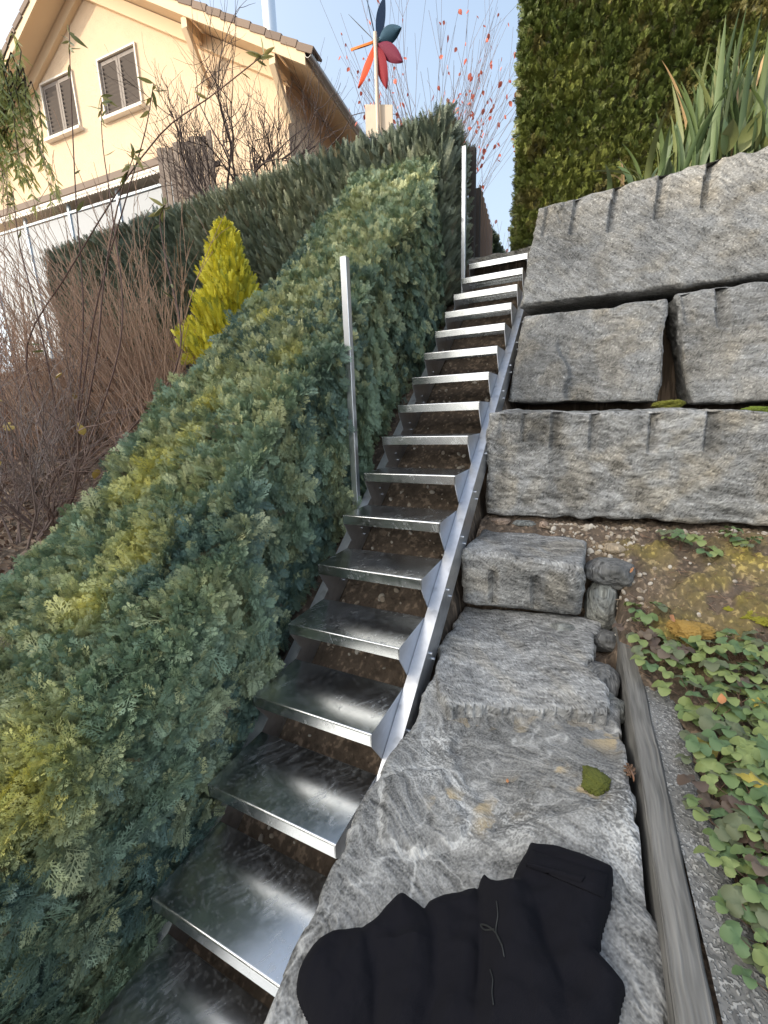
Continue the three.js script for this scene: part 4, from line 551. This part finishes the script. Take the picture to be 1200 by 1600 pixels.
{ // drooping green crown at the upper left edge
  const c = at(-40, 330, 'z', -1.2), R = rng(59), g = thing('willow_tree', 'green willow crown with narrow drooping leaves in front of the house', 'tree', [c.x - 0.5, groundY(c.x, c.z), c.z]), tb = new Tubes(), list = []; const C0 = at(-30, 190, 'z', -1.2).sub(g.position);
  tb.add([V(0, -0.1, 0), V(0.05, 1.2, 0), V(0.2, C0.y * 0.6, 0), V(0.3, C0.y, 0)], [0.08, 0.07, 0.05, 0.03], 8);
  for (let i = 0; i < 95; i++) { const st = C0.clone().add(V((R() - 0.5) * 1.4, 0.4 + R() * 1.0, (R() - 0.5) * 1.0)), L = 0.7 + R() * 1.1, pts = [V(0.28, C0.y * (0.75 + R() * 0.2), 0), st]; for (let k = 1; k < 6; k++) pts.push(st.clone().add(V((R() - 0.3) * 0.08 * k, -L * k / 5, (R() - 0.5) * 0.1))); tb.add(pts, (t) => 0.012 * (1 - 0.85 * t), 4); for (let k = 1; k < 7; k++) for (let q = 0; q < 13; q++) { const p = pts[k].clone().lerp(pts[k - 1], R()); if (k === 1) continue; list.push([p, V((R() - 0.5) * 1.2, -0.9 + R() * 0.5, (R() - 0.5) * 1.2).normalize(), R() * 6.28, 0.7 + R() * 0.7, cMix([0.34, 0.42, 0.15], [0.62, 0.60, 0.24], R())]); } }
  part('trunk', tb.build(), bark, g); foliage(list, [lance(0.11, 0.011)], leafMat({ color: [1, 1, 1], transmission: 0.5 }), g, 'leaves');
}
{ // fallen leaves on the slope left of the hedge
  const R = rng(83), list = []; for (let i = 0; i < 9000; i++) { const x = -1.2 - R() * 6, z = -1.8 + R() * 3.6; list.push([V(x, groundY(x, z) + 0.01 + R() * 0.02, z), V(R() - 0.5, 0.15 * R(), R() - 0.5).normalize(), 1.2 + R() * 0.8, 0.5 + R() * 0.8, cMix([0.22, 0.13, 0.09], [0.48, 0.36, 0.26], R())]); }
  const g = thing('leaf_litter', 'brown fallen leaves covering the slope left of the hedge', 'leaf litter'); foliage(list, [lance(0.07, 0.016)], mat({ color: [1, 1, 1] }), g, 'leaves'); g.userData.kind = 'stuff';
}
function twigTree(name, label, base, H, o) {
  const g = thing(name, label, 'tree', base.toArray()), tb = new Tubes(), R = rng(o.seed), list = []; tb.add([V(0, -0.2, 0), V(0.02, H * 0.3, 0), V(0, H * 0.55, 0)], [o.r, o.r * 0.8, o.r * 0.5], 7);
  for (let i = 0; i < o.n; i++) { const h = H * (0.12 + 0.42 * R()), a = R() * 6.28, pts = [V(0, h, 0)], d = V(Math.cos(a) * o.out, 0.75, Math.sin(a) * o.out).normalize(), L = H * (0.28 + 0.32 * R()); for (let k = 1; k < 8; k++) { d.add(V((R() - 0.5) * 0.25, 0.10, (R() - 0.5) * 0.25)).normalize(); pts.push(pts[k - 1].clone().addScaledVector(d, L / 7)); } tb.add(pts, (t) => o.tw * (1 - 0.75 * t), 3);
    for (let k = 0; k < 6; k++) { const q = pts[1 + Math.floor(R() * 6)], dd = d.clone().add(V((R() - 0.5) * 1.3, 0.2, (R() - 0.5) * 1.3)).normalize(), e = q.clone().addScaledVector(dd, L * (0.15 + 0.25 * R())); tb.add([q, q.clone().lerp(e, 0.5).add(V(0, -0.02, 0)), e], o.tw * 0.3, 3); if (R() < o.leaf) list.push([e, V(R() - 0.5, -0.6, R() - 0.5).normalize(), R() * 6, 0.7 + R() * 0.8, cMix(o.c0, o.c1, R())]); } for (let k = 0; k < 5; k++) if (R() < o.leaf * 2.2) list.push([pts[7 - k].clone(), V(R() - 0.5, -0.6, R() - 0.5).normalize(), R() * 6, 0.8 + R() * 0.9, cMix(o.c0, o.c1, R())]); }
  part('trunk', tb.build(), mat({ color: o.bark, roughness: 0.9 }), g); if (list.length) foliage(list, [lance(o.ls, o.ls * 0.32)], leafMat({ color: [1, 1, 1] }), g, 'leaves'); return g;
}
twigTree('red_leaf_tree', 'slender tree with sparse red autumn leaves behind the top of the tall hedge', V(at(672, 250, 'z', -6.5).x, 1.8, -6.5), 5.6, { seed: 8, r: 0.05, n: 130, out: 0.66, tw: 0.009, leaf: 0.30, c0: [0.42, 0.06, 0.03], c1: [0.62, 0.16, 0.10], bark: [0.20, 0.15, 0.15], ls: 0.065 });
twigTree('pink_shrub_tree', 'small distant pinkish tree seen through the gap above the stairs', V(at(790, 380, 'z', -14).x, 1.8, -14), 5.2, { seed: 12, r: 0.06, n: 70, out: 0.7, tw: 0.012, leaf: 0.5, c0: [0.35, 0.16, 0.16], c1: [0.45, 0.26, 0.26], bark: [0.25, 0.17, 0.17], ls: 0.10 });

// ---------------------------------------------------------------- plants on the stone wall and in the bed
{
  const R = rng(77), G = [[0.10, 0.15, 0.05], [0.13, 0.19, 0.075], [0.075, 0.12, 0.045], [0.17, 0.20, 0.07]].map((c) => leafMat({ color: c, roughness: 0.55, transmission: 0.15 })), dry = leafMat({ color: [0.5, 0.33, 0.16] });
  const blade = (L, w, bend, sd) => { const P = [], I = [], N = 12, q = rng(sd), tw = (q() - 0.5) * 0.8; for (let i = 0; i <= N; i++) { const t = i / N, ww = w * (1 - Math.pow(t, 3)) * (0.75 + 0.5 * Math.min(1, t * 4)) * 0.5 + 0.0005, y = L * (t - bend * t * t * 0.35), z = L * bend * t * t * 0.75, a = tw * t; P.push(-ww * Math.cos(a), y, z - ww * Math.sin(a), 0, y, z + ww * 0.35, ww * Math.cos(a), y, z + ww * Math.sin(a)); if (i) { const k = (i - 1) * 3; I.push(k, k + 1, k + 3, k + 1, k + 4, k + 3, k + 1, k + 2, k + 4, k + 2, k + 5, k + 4); } } return geo(P, I); };
  const iris = (p, n, L, label, spread) => { const g = thing('iris_clump', label, 'iris', p, 'iris clumps on the stone wall'); for (let i = 0; i < n; i++) { const a = R() * 6.28, o = part('leaf', blade(L * (0.65 + 0.5 * R()), 0.030 + R() * 0.014, 0.1 + R() * spread, i + 3), R() < 0.07 ? dry : G[Math.floor(R() * 4)], g); o.position.set((R() - 0.5) * 0.22, -0.04, (R() - 0.5) * 0.14); o.rotation.set(0.18 * (R() - 0.5), a, (R() - 0.5) * 0.42); } };
  const ir = (a, b, z) => { const q = at(a, b, 'z', z); return [q.x, 1.84, q.z]; };
  iris(ir(1060, 250, -1.72), 16, 0.62, 'iris clump of upright sword leaves behind the top block', 0.5); iris(ir(1110, 240, -1.7), 20, 0.85, 'tall dense iris clump with one dry tan leaf above the top block', 0.35); iris(ir(1165, 225, -1.72), 18, 0.95, 'tallest iris clump towards the end of the top block', 0.3); iris(ir(1215, 215, -1.75), 14, 0.85, 'iris clump next to the broad pale leaves', 0.4); iris(ir(1015, 265, -1.7), 12, 0.46, 'low splayed iris clump next to the upright sword leaves', 1.1); iris(ir(975, 272, -1.68), 7, 0.34, 'smallest splayed iris clump at the bare end of the top block', 1.5); iris(ir(1085, 245, -1.85), 16, 0.9, 'tall iris clump set back against the thuja hedge', 0.3); iris(ir(1140, 232, -1.9), 18, 1.0, 'crowded tall iris clump behind the broad pale leaves', 0.3);
  const bl = thing('broadleaf_plant', 'broad pale green leafy plant between the iris clumps', 'plant', ir(1180, 222, -1.58)); const bg = lance(0.22, 0.055); for (let i = 0; i < 11; i++) { const o = part('leaf', bg, G[i % 2 ? 1 : 3], bl); o.position.set((R() - 0.5) * 0.5, 0.01, (R() - 0.5) * 0.1); o.rotation.set(0.4 + (R() - 0.5) * 0.8, R() * 6.28, (R() - 0.5) * 0.8); }

  // ground cover: three-lobed toothed leaves
  const leaflet = (P, I, b, ang, L) => { const k = P.length / 3, N = 11, d = [Math.sin(ang), Math.cos(ang)], s = [d[1], -d[0]], prof = [0.02, 0.10, 0.20, 0.34, 0.44, 0.42, 0.40, 0.49, 0.48, 0.39, 0.33, 0.10]; for (let i = 0; i <= N; i++) { const t = i / N, w = prof[i] * L * 0.95, z = 0.16 * L * Math.sin(t * 3) - 0.14 * L * t * t * 2; for (const q of [-1, 0, 1]) P.push(b[0] + d[0] * t * L + s[0] * q * w, b[1] + d[1] * t * L + s[1] * q * w, z + (q ? 0.22 * w : 0)); if (i) { const a = k + (i - 1) * 3; I.push(a, a + 1, a + 3, a + 1, a + 4, a + 3, a + 1, a + 2, a + 4, a + 2, a + 5, a + 4); } } };
  const tri = [0.0, 0.12, -0.1].map((v) => { const P = [], I = []; leaflet(P, I, [0, 0], 0 + v, 0.052); leaflet(P, I, [0, 0], 1.25 + v, 0.046); leaflet(P, I, [0, 0], -1.25 + v, 0.046); return geo(P, I).rotateX(-Math.PI / 2); });
  const LM = [[0.15, 0.22, 0.075], [0.105, 0.175, 0.07], [0.21, 0.265, 0.085], [0.13, 0.155, 0.08], [0.11, 0.075, 0.055], [0.135, 0.10, 0.07], [0.42, 0.34, 0.06]].map((c) => leafMat({ color: c, roughness: 0.6, transmission: 0.2 })), stemM = mat({ color: [0.12, 0.07, 0.045] });
  const spots = []; for (let py = 1030; py < 1600; py += 30) for (let px = 1030; px < 1250; px += 33) { const lo = lerpTab([[1000, 1050], [1150, 1100], [1300, 1135], [1450, 1180], [1600, 1235]], py); if (px > lo) spots.push([px + (R() - 0.5) * 30, py + (R() - 0.5) * 30]); }
  spots.push([990, 945], [1005, 965], [1000, 990], [1015, 1010], [1020, 1035], [1045, 855], [1065, 845], [1110, 835], [1145, 835], [1170, 825], [1035, 1050], [1050, 1020], [1110, 1020], [1160, 1015], [1195, 1010]);
  const where = (px, py) => py < 960 ? 'green' : 'lobed';
  spots.forEach(([px, py], i) => { let q = at(px, py, 'y', -0.9); if (py < 870) q = at(px, py, 'z', -0.06 + 0.05 * (i % 3)); else for (let k = 0; k < 6; k++) q = at(px, py, 'y', bedY(q.x, q.z) + 0.05); const old = fbm(q.x * 4, q.z * 4, 0, 2) > 0.56;
    const head = py < 870, tone = old && i % 3 === 0 && py < 1400, kerb = q.x < 1.516 + 0.03 * q.z + 0.22, spot = head ? ['small green lobed plant rooted at the foot of the lowest long block', 'small plants under the wall'] : py < 1000 ? ['small lobed plant trailing over the head of the concrete strip', 'plants at the head of the strip'] : tone ? ['low plant with some purplish brown lobed leaves in the bed', 'brownish ground cover plants'] : kerb ? ['low green three lobed plant spilling over the concrete strip', 'ground cover along the strip'] : q.z < 0.62 ? ['low green three lobed plant next to the mossy soil', 'ground cover beside the moss'] : ['low green plant with three lobed leaves deep inside the planted bed', 'ground cover inside the bed'];
    const g = thing('ground_cover_plant', spot[0], 'plant', [q.x, bedY(q.x, q.z), q.z], spot[1]);
    const st = new Tubes(), n = head ? 4 : 5; for (let k = 0; k < n; k++) { const a = k / n * 6.28 + R(), r = head ? 0.03 : 0.03 + 0.045 * R(), y = 0.035 + 0.06 * R(), o = part('leaf', tri[k % 3], LM[(old && i % 3 === 0 && k < 3 && py < 1400) ? 4 + (k % 2) : (R() < 0.012 ? 6 : Math.floor(R() * 4))], g); o.position.set(Math.cos(a) * r, y, Math.sin(a) * r); o.rotation.set((R() - 0.5) * 0.7, Math.atan2(-Math.cos(a), -Math.sin(a)) + (R() - 0.5), (R() - 0.5) * 0.7); const sc = ((head ? 0.65 : 0.62) + R() * 0.45) * (py > 1200 ? mix(1, 0.62, clamp((py - 1200) / 350)) : 1); o.scale.setScalar(sc); st.add([V(0, -0.01, 0), V(Math.cos(a) * r * 0.4, y * 0.7, Math.sin(a) * r * 0.4), V(Math.cos(a) * r, y, Math.sin(a) * r)], 0.0014, 4); } part('stems', st.build(), stemM, g); });

  // litter: needles, pebbles, moss cushions
  const nd = new Tubes(); for (let i = 0; i < 1500; i++) { const px = 985 + R() * 215, py = 830 + R() * 185; let q = at(px, py, 'y', -0.8); for (let k = 0; k < 4; k++) q = at(px, py, 'y', bedY(q.x, q.z)); if (q.z < -0.15) continue; const a = R() * 6.28, L = 0.015 + R() * 0.05; nd.add([V(q.x, bedY(q.x, q.z) + 0.012, q.z), V(q.x + Math.cos(a) * L, bedY(q.x, q.z) + 0.014 + R() * 0.02, q.z + Math.sin(a) * L)], 0.0013, 3); }
  const no = single('needle_litter', nd.build(), mat({ color: [0.24, 0.15, 0.10] }), 'brown needles and dry twigs strewn over the mossy bed', 'litter'); no.userData.kind = 'stuff';
  const pg = new THREE.IcosahedronGeometry(1, 1), gi = [], gm = shadow(new THREE.InstancedMesh(pg, mat({ color: [1, 1, 1], roughness: 0.9 }), 640)), M = new THREE.Matrix4(); for (let i = 0; i < 640; i++) { let x, z, y; if (i < 410) { const q = i < 260 ? at(855 + R() * 140, 818 + R() * 55, 'y', -0.6) : at(960 + R() * 240, 830 + R() * 150, 'y', -0.75); x = q.x; z = Math.max(q.z, -0.17); y = bedY(x, z) + 0.004; } else { x = 0.02 + R() * 0.56; z = -1.6 + R() * 3.4; y = groundY(x, z) + 0.004; } const s = 0.005 + 0.016 * R() * R(); M.makeRotationFromEuler(new THREE.Euler(R() * 6, R() * 6, R() * 6)).scale(V(s * 1.3, s * 0.7, s)).setPosition(x, y, z); gm.setMatrixAt(i, M); gm.setColorAt(i, cMix([0.28, 0.22, 0.16], [0.48, 0.44, 0.38], R())); } gm.name = 'gravel'; gm.userData.kind = 'stuff'; tag(gm, 'scattered small pebbles on the soil under the stairs and wall', 'gravel'); scene.add(gm);
  const cushion = (p, s, c, label, seed) => { const g = new THREE.IcosahedronGeometry(1, 20), P = g.attributes.position; for (let i = 0; i < P.count; i++) { const v = V().fromBufferAttribute(P, i), n = 1 + (fbm(v.x * 2 + seed, v.y * 2, v.z * 2, 3) - 0.5) * 0.5 + (fbm(v.x * 1.2 + seed * 5, v.y, v.z * 1.2, 2) - 0.5) * 0.9 + (vn(v.x * 13, v.y * 13, v.z * 13 + seed) - 0.5) * 0.22 + (vn(v.x * 30, v.y * 30, v.z * 30 + seed) - 0.5) * 0.26; P.setXYZ(i, v.x * n * s[0], v.y * n * s[1], v.z * n * s[2]); } smoothNormals(g); return single('moss_cushion', g, mat({ color: c, roughness: 1 }), label, 'moss', undefined, p); };
  let ms = at(931, 1222, 'y', -1.10); for (let k = 0; k < 6; k++) ms = at(931, 1222, 'y', slabY(ms.x, ms.z)); cushion([ms.x, slabY(ms.x, ms.z) + 0.004, ms.z], [0.040, 0.018, 0.045], [0.09, 0.10, 0.018], 'round green moss cushion on the pale slab', 3);
  cushion(put(1045, 632, 'z', -0.9), [0.09, 0.03, 0.06], [0.14, 0.14, 0.02], 'moss clump growing in the gap between two wall blocks', 5); cushion(put(1185, 642, 'z', -0.42), [0.07, 0.022, 0.05], [0.12, 0.16, 0.02], 'bright moss clump on the edge of the lowest long block', 7);
  cushion(put(1080, 935, 'y', -0.79), [0.06, 0.03, 0.05], [0.30, 0.30, 0.015], 'vivid yellow green moss cushion in the bed', 11); cushion(put(1075, 985, 'y', -0.83), [0.085, 0.035, 0.06], [0.30, 0.19, 0.05], 'orange brown moss cushion beside the ground cover', 13); cushion(put(1180, 960, 'y', -0.80), [0.09, 0.03, 0.08], [0.20, 0.19, 0.02], 'olive moss mound among brown needles', 15);
  cushion(put(1140, 905, 'y', -0.75), [0.13, 0.025, 0.07], [0.19, 0.17, 0.03], 'broad flat moss mound below the small green plants', 17);
  // pine cone between slab and board
  const pc = at(1000, 1275, 'y', -1.12), cone = thing('pine_cone', 'small brown pine cone in the gap beside the timber edging', 'pine cone', [1.462, slabY(1.44, pc.z) + 0.012, pc.z]), sg = new THREE.SphereGeometry(1, 6, 5), cm = mat({ color: [0.13, 0.075, 0.045] }); part('core', new THREE.SphereGeometry(0.010, 10, 8).scale(1, 1, 1.7), cm, cone); for (let i = 0; i < 26; i++) { const t = i / 26, a = i * 2.4, r = 0.013 * Math.sin(0.5 + t * 2.4), o = part('scale', sg, cm, cone); o.scale.set(0.006, 0.0025, 0.005); o.position.set(Math.cos(a) * r, Math.sin(a) * r, (t - 0.5) * 0.038); o.rotation.z = a; }
  const dl = lance(0.045, 0.014), dm = leafMat({ color: [0.55, 0.24, 0.10] }); [[793, 1223, 'tiny orange petal lying on the pale slab', 0.35, 'slab'], [990, 1222, 'curled orange brown leaf in the gap by the timber edging', 0.8, 'slab'], [1128, 1100, 'tan fallen leaf lying on the ground cover', 0.9, 'bed'], [1050, 970, 'reddish dead leaf beside the orange moss', 1.1, 'bed'], [988, 893, 'tan curled leaf behind the dark rounded boulder', 0.9, 'bed']].forEach(([a, b, label, s, on], i) => { const y0 = on === 'slab' ? -1.12 : -0.86; let q = at(a, b, 'y', y0); for (let k = 0; k < 5; k++) q = at(a, b, 'y', on === 'slab' ? slabY(q.x, q.z) + 0.008 : Math.max(bedY(q.x, q.z) + 0.05, i === 2 ? -0.83 : -9)); const o = single('fallen_leaf', dl, dm, label, 'leaf', undefined, q.toArray()); o.rotation.set(-1.35, i * 1.3, 0.2); o.scale.setScalar(s); });
  const tw = new Tubes().add([at(942, 942, 'y', -0.86), at(985, 938, 'y', -0.84), at(1060, 942, 'y', -0.81), at(1092, 938, 'y', -0.80)].map((q) => q.add(V(0, 0.012, 0))), 0.0028, 5); single('twig', tw.build(), mat({ color: [0.30, 0.24, 0.18] }), 'thin dry twig lying across the head of the edging', 'twig');
}

// ---------------------------------------------------------------- black jacket on the slab
{
  const J = (l) => l.map(([a, b]) => { let q = at(a, b, 'y', -1.12); for (let k = 0; k < 8; k++) q = at(a, b, 'y', slabBase(q.z) + 0.15 * sstep(0.85, 1.5, q.x) * sstep(0.9, 1.5, q.z) + 0.04 * sstep(0.85, 1.5, q.x) + 0.02); return [q.x, q.z]; }), soft = (P, n) => { for (let k = 0; k < n; k++) P = P.flatMap((a, i) => { const b = P[(i + 1) % P.length]; return [[mix(a[0], b[0], 0.25), mix(a[1], b[1], 0.25)], [mix(a[0], b[0], 0.75), mix(a[1], b[1], 0.75)]]; }); return P; };
  const pieces = [ // outline, height, shoulder
    [J([[468, 1565], [467, 1512], [500, 1466], [560, 1455], [596, 1470], [612, 1540], [600, 1640], [520, 1660]]), 0.075, 0.075],
    [J([[560, 1462], [588, 1450], [605, 1428], [630, 1404], [652, 1424], [668, 1440], [690, 1470], [690, 1560], [660, 1680], [590, 1690], [575, 1560]]), 0.085, 0.07],
    [J([[655, 1428], [692, 1405], [728, 1396], [752, 1396], [770, 1440], [760, 1540], [740, 1690], [640, 1690], [670, 1530]]), 0.062, 0.06],
    [J([[745, 1398], [755, 1381], [772, 1396], [800, 1390], [828, 1400], [850, 1470], [880, 1560], [900, 1690], [730, 1690], [745, 1540]]), 0.092, 0.07],
    [J([[826, 1324], [955, 1364], [953, 1408], [938, 1470], [930, 1500], [960, 1530], [976, 1546], [966, 1600], [930, 1690], [820, 1690], [800, 1500], [793, 1400]]), 0.058, 0.05],
    [J([[600, 1560], [940, 1560], [930, 1720], [560, 1720]]), 0.05, 0.06]];
  pieces.forEach((p, i) => { if (i !== 4) p[0] = soft(p[0], 2); }); const xs = pieces.flatMap((p) => p[0].map((q) => q[0])), zs = pieces.flatMap((p) => p[0].map((q) => q[1])), a0 = Math.min(...xs) - 0.02, a1 = Math.max(...xs) + 0.02, b0 = Math.min(...zs) - 0.02, b1 = Math.max(...zs) + 0.02, c = 0.003, nx = Math.ceil((a1 - a0) / c), nz = Math.ceil((b1 - b0) / c);
  const H = (x, z) => { let m = -1; pieces.forEach(([P, h, s], i) => { const d = polyDist(P, x, z) + (vn(x * 14 + i * 9, z * 14) - 0.5) * 0.010; if (d > -0.003) { const t = clamp((d + 0.003) / s); let k = h * Math.sqrt(1 - (1 - t) * (1 - t)) + i * 0.001; const an = [0.3, 1.2, 1.5, 1.75, 1.35, 0.2][i], u = x * Math.cos(an) + z * Math.sin(an) + 0.05 * (fbm(x * 8 + i, z * 8, 0, 2) - 0.5); k += t * (0.013 * Math.pow(1 - Math.abs(2 * vn(u * 11 + i * 5, i + z * 2) - 1), 3) + 0.004 * Math.sin(u * 90 + 5 * vn(x * 9, z * 9)) * vn(x * 12 + 5, z * 12) + (fbm(x * 20, z * 20 + i, 0, 2) - 0.5) * 0.012); const e = clamp(0.5 + (k - m) / 0.05); m = m < 0 ? k : mix(m, k, e) + 0.025 * e * (1 - e); } }); return m; };
  const P = [], I = [], U = [], ok = []; for (let j = 0; j <= nz; j++) for (let i = 0; i <= nx; i++) { const x = a0 + i * c, z = b0 + j * c, h = H(x, z); ok.push(h > -0.5); P.push(x, slabY(x, z) + (h > 0 ? h + 0.006 : -0.004), z); U.push(x / 0.12, z / 0.12); }
  const n = nx + 1; for (let j = 0; j < nz; j++) for (let i = 0; i < nx; i++) { const a = j * n + i; if (ok[a] || ok[a + 1] || ok[a + n] || ok[a + n + 1]) I.push(a, a + n, a + 1, a + 1, a + n, a + n + 1); }
  const fb = texture(128, 128, (u, v) => 0.5 + 0.25 * Math.sin(u * 2 * Math.PI * 32) * Math.sin(v * 2 * Math.PI * 32) + 0.25 * (tf(u, v, 16, 16, 3, 2) - 0.5), false);
  const cloth = new THREE.MeshPhysicalMaterial({ color: rgb(0.006, 0.006, 0.009), roughness: 1, specularIntensity: 0.4, sheen: 0.15, sheenRoughness: 0.6, sheenColor: rgb(0.04, 0.04, 0.06), bumpMap: fb, bumpScale: 0.0012, side: THREE.DoubleSide });
  const g = thing('jacket', 'crumpled black jacket with drawcord lying on the pale granite slab', 'jacket', [0, 0, 0]); part('fabric', geo(P, I, U), cloth, g);
  const on = (px, py, up) => { let q = at(px, py, 'y', -1.12); for (let k = 0; k < 6; k++) q = at(px, py, 'y', slabY(q.x, q.z) + Math.max(0, H(q.x, q.z)) + 0.006 + up); return q; };
  const sheet = (rows, th) => { const p = [], id = [], nn = rows[0].length; for (const s of [0, -th]) rows.forEach((r) => r.forEach((q) => p.push(q.x, q.y + s, q.z))); const m = rows.length, o = m * nn; for (let j = 0; j + 1 < m; j++) for (let i = 0; i + 1 < nn; i++) { const a = j * nn + i; id.push(a, a + nn, a + 1, a + 1, a + nn, a + nn + 1, o + a, o + a + 1, o + a + nn, o + a + 1, o + a + nn + 1, o + a + nn); } const rim = (a, b) => id.push(a, b, o + a, b, o + b, o + a); for (let i = 0; i + 1 < nn; i++) { rim(i, i + 1); rim((m - 1) * nn + i + 1, (m - 1) * nn + i); } for (let j = 0; j + 1 < m; j++) { rim((j + 1) * nn, j * nn); rim(j * nn + nn - 1, (j + 1) * nn + nn - 1); } const q = geo(p, id, p.filter((_, i) => i % 3 !== 1).map((v) => v / 0.12)); return q; };
  const strip = (A, B, up, N = 16, M = 5) => { const rows = []; for (let j = 0; j <= M; j++) { const r = []; for (let i = 0; i <= N; i++) { const a = [mix(A[0][0], A[1][0], i / N), mix(A[0][1], A[1][1], i / N)], b = [mix(B[0][0], B[1][0], i / N), mix(B[0][1], B[1][1], i / N)]; r.push(on(mix(a[0], b[0], j / M), mix(a[1], b[1], j / M), up * Math.sin(Math.PI * (0.15 + 0.7 * j / M)))); } rows.push(r); } return sheet(rows, 0.005); };
  part('cuff', strip([[829, 1328], [950, 1366]], [[822, 1350], [944, 1402]], 0.010), cloth, g); part('flap', strip([[826, 1345], [916, 1366]], [[822, 1352], [906, 1380]], 0.016, 12, 3), cloth, g);
  const cord = mat({ color: [0.018, 0.02, 0.02], roughness: 0.6 }); const dc = new Tubes(), line = (l) => { const cv = new THREE.CatmullRomCurve3(l.map(([a, b]) => on(a, b, 0.004))); dc.add(cv.getPoints(24), 0.0016, 6); }; line([[776, 1408], [778, 1430], [775, 1455], [785, 1480], [788, 1495]]); line([[785, 1478], [775, 1458], [760, 1446], [751, 1445], [756, 1452], [772, 1452]]); line([[766, 1515], [770, 1530], [769, 1550], [771, 1570]]); part('drawcord', dc.build(), cord, g);
}

// ---------------------------------------------------------------- unseen house added as a sun blocker behind the camera: keeps the low sun off the stairs
{
  const g = thing('added_shade_house', 'plain unseen house added downhill to shade the stairs', 'house', [-11.2, -4, 11.2], undefined, -Math.PI / 4), w = mat({ color: [0.55, 0.52, 0.47] }), r = mat({ color: [0.14, 0.10, 0.085] });
  part('wall', extrude([[-4.5, 0], [4.5, 0], [4.5, 8.6], [0, 11.6], [-4.5, 8.6]], 13).rotateY(Math.PI / 2).translate(-6.5, 0, 0), w, g);
  for (const s of [-1, 1]) { const q = box(13.8, 0.22, 5.9); q.rotateX(s * Math.atan(3 / 4.5)); q.translate(0, 10.22, s * 2.4); part('roof', q, r, g); }
}
renderer.render(scene, camera);
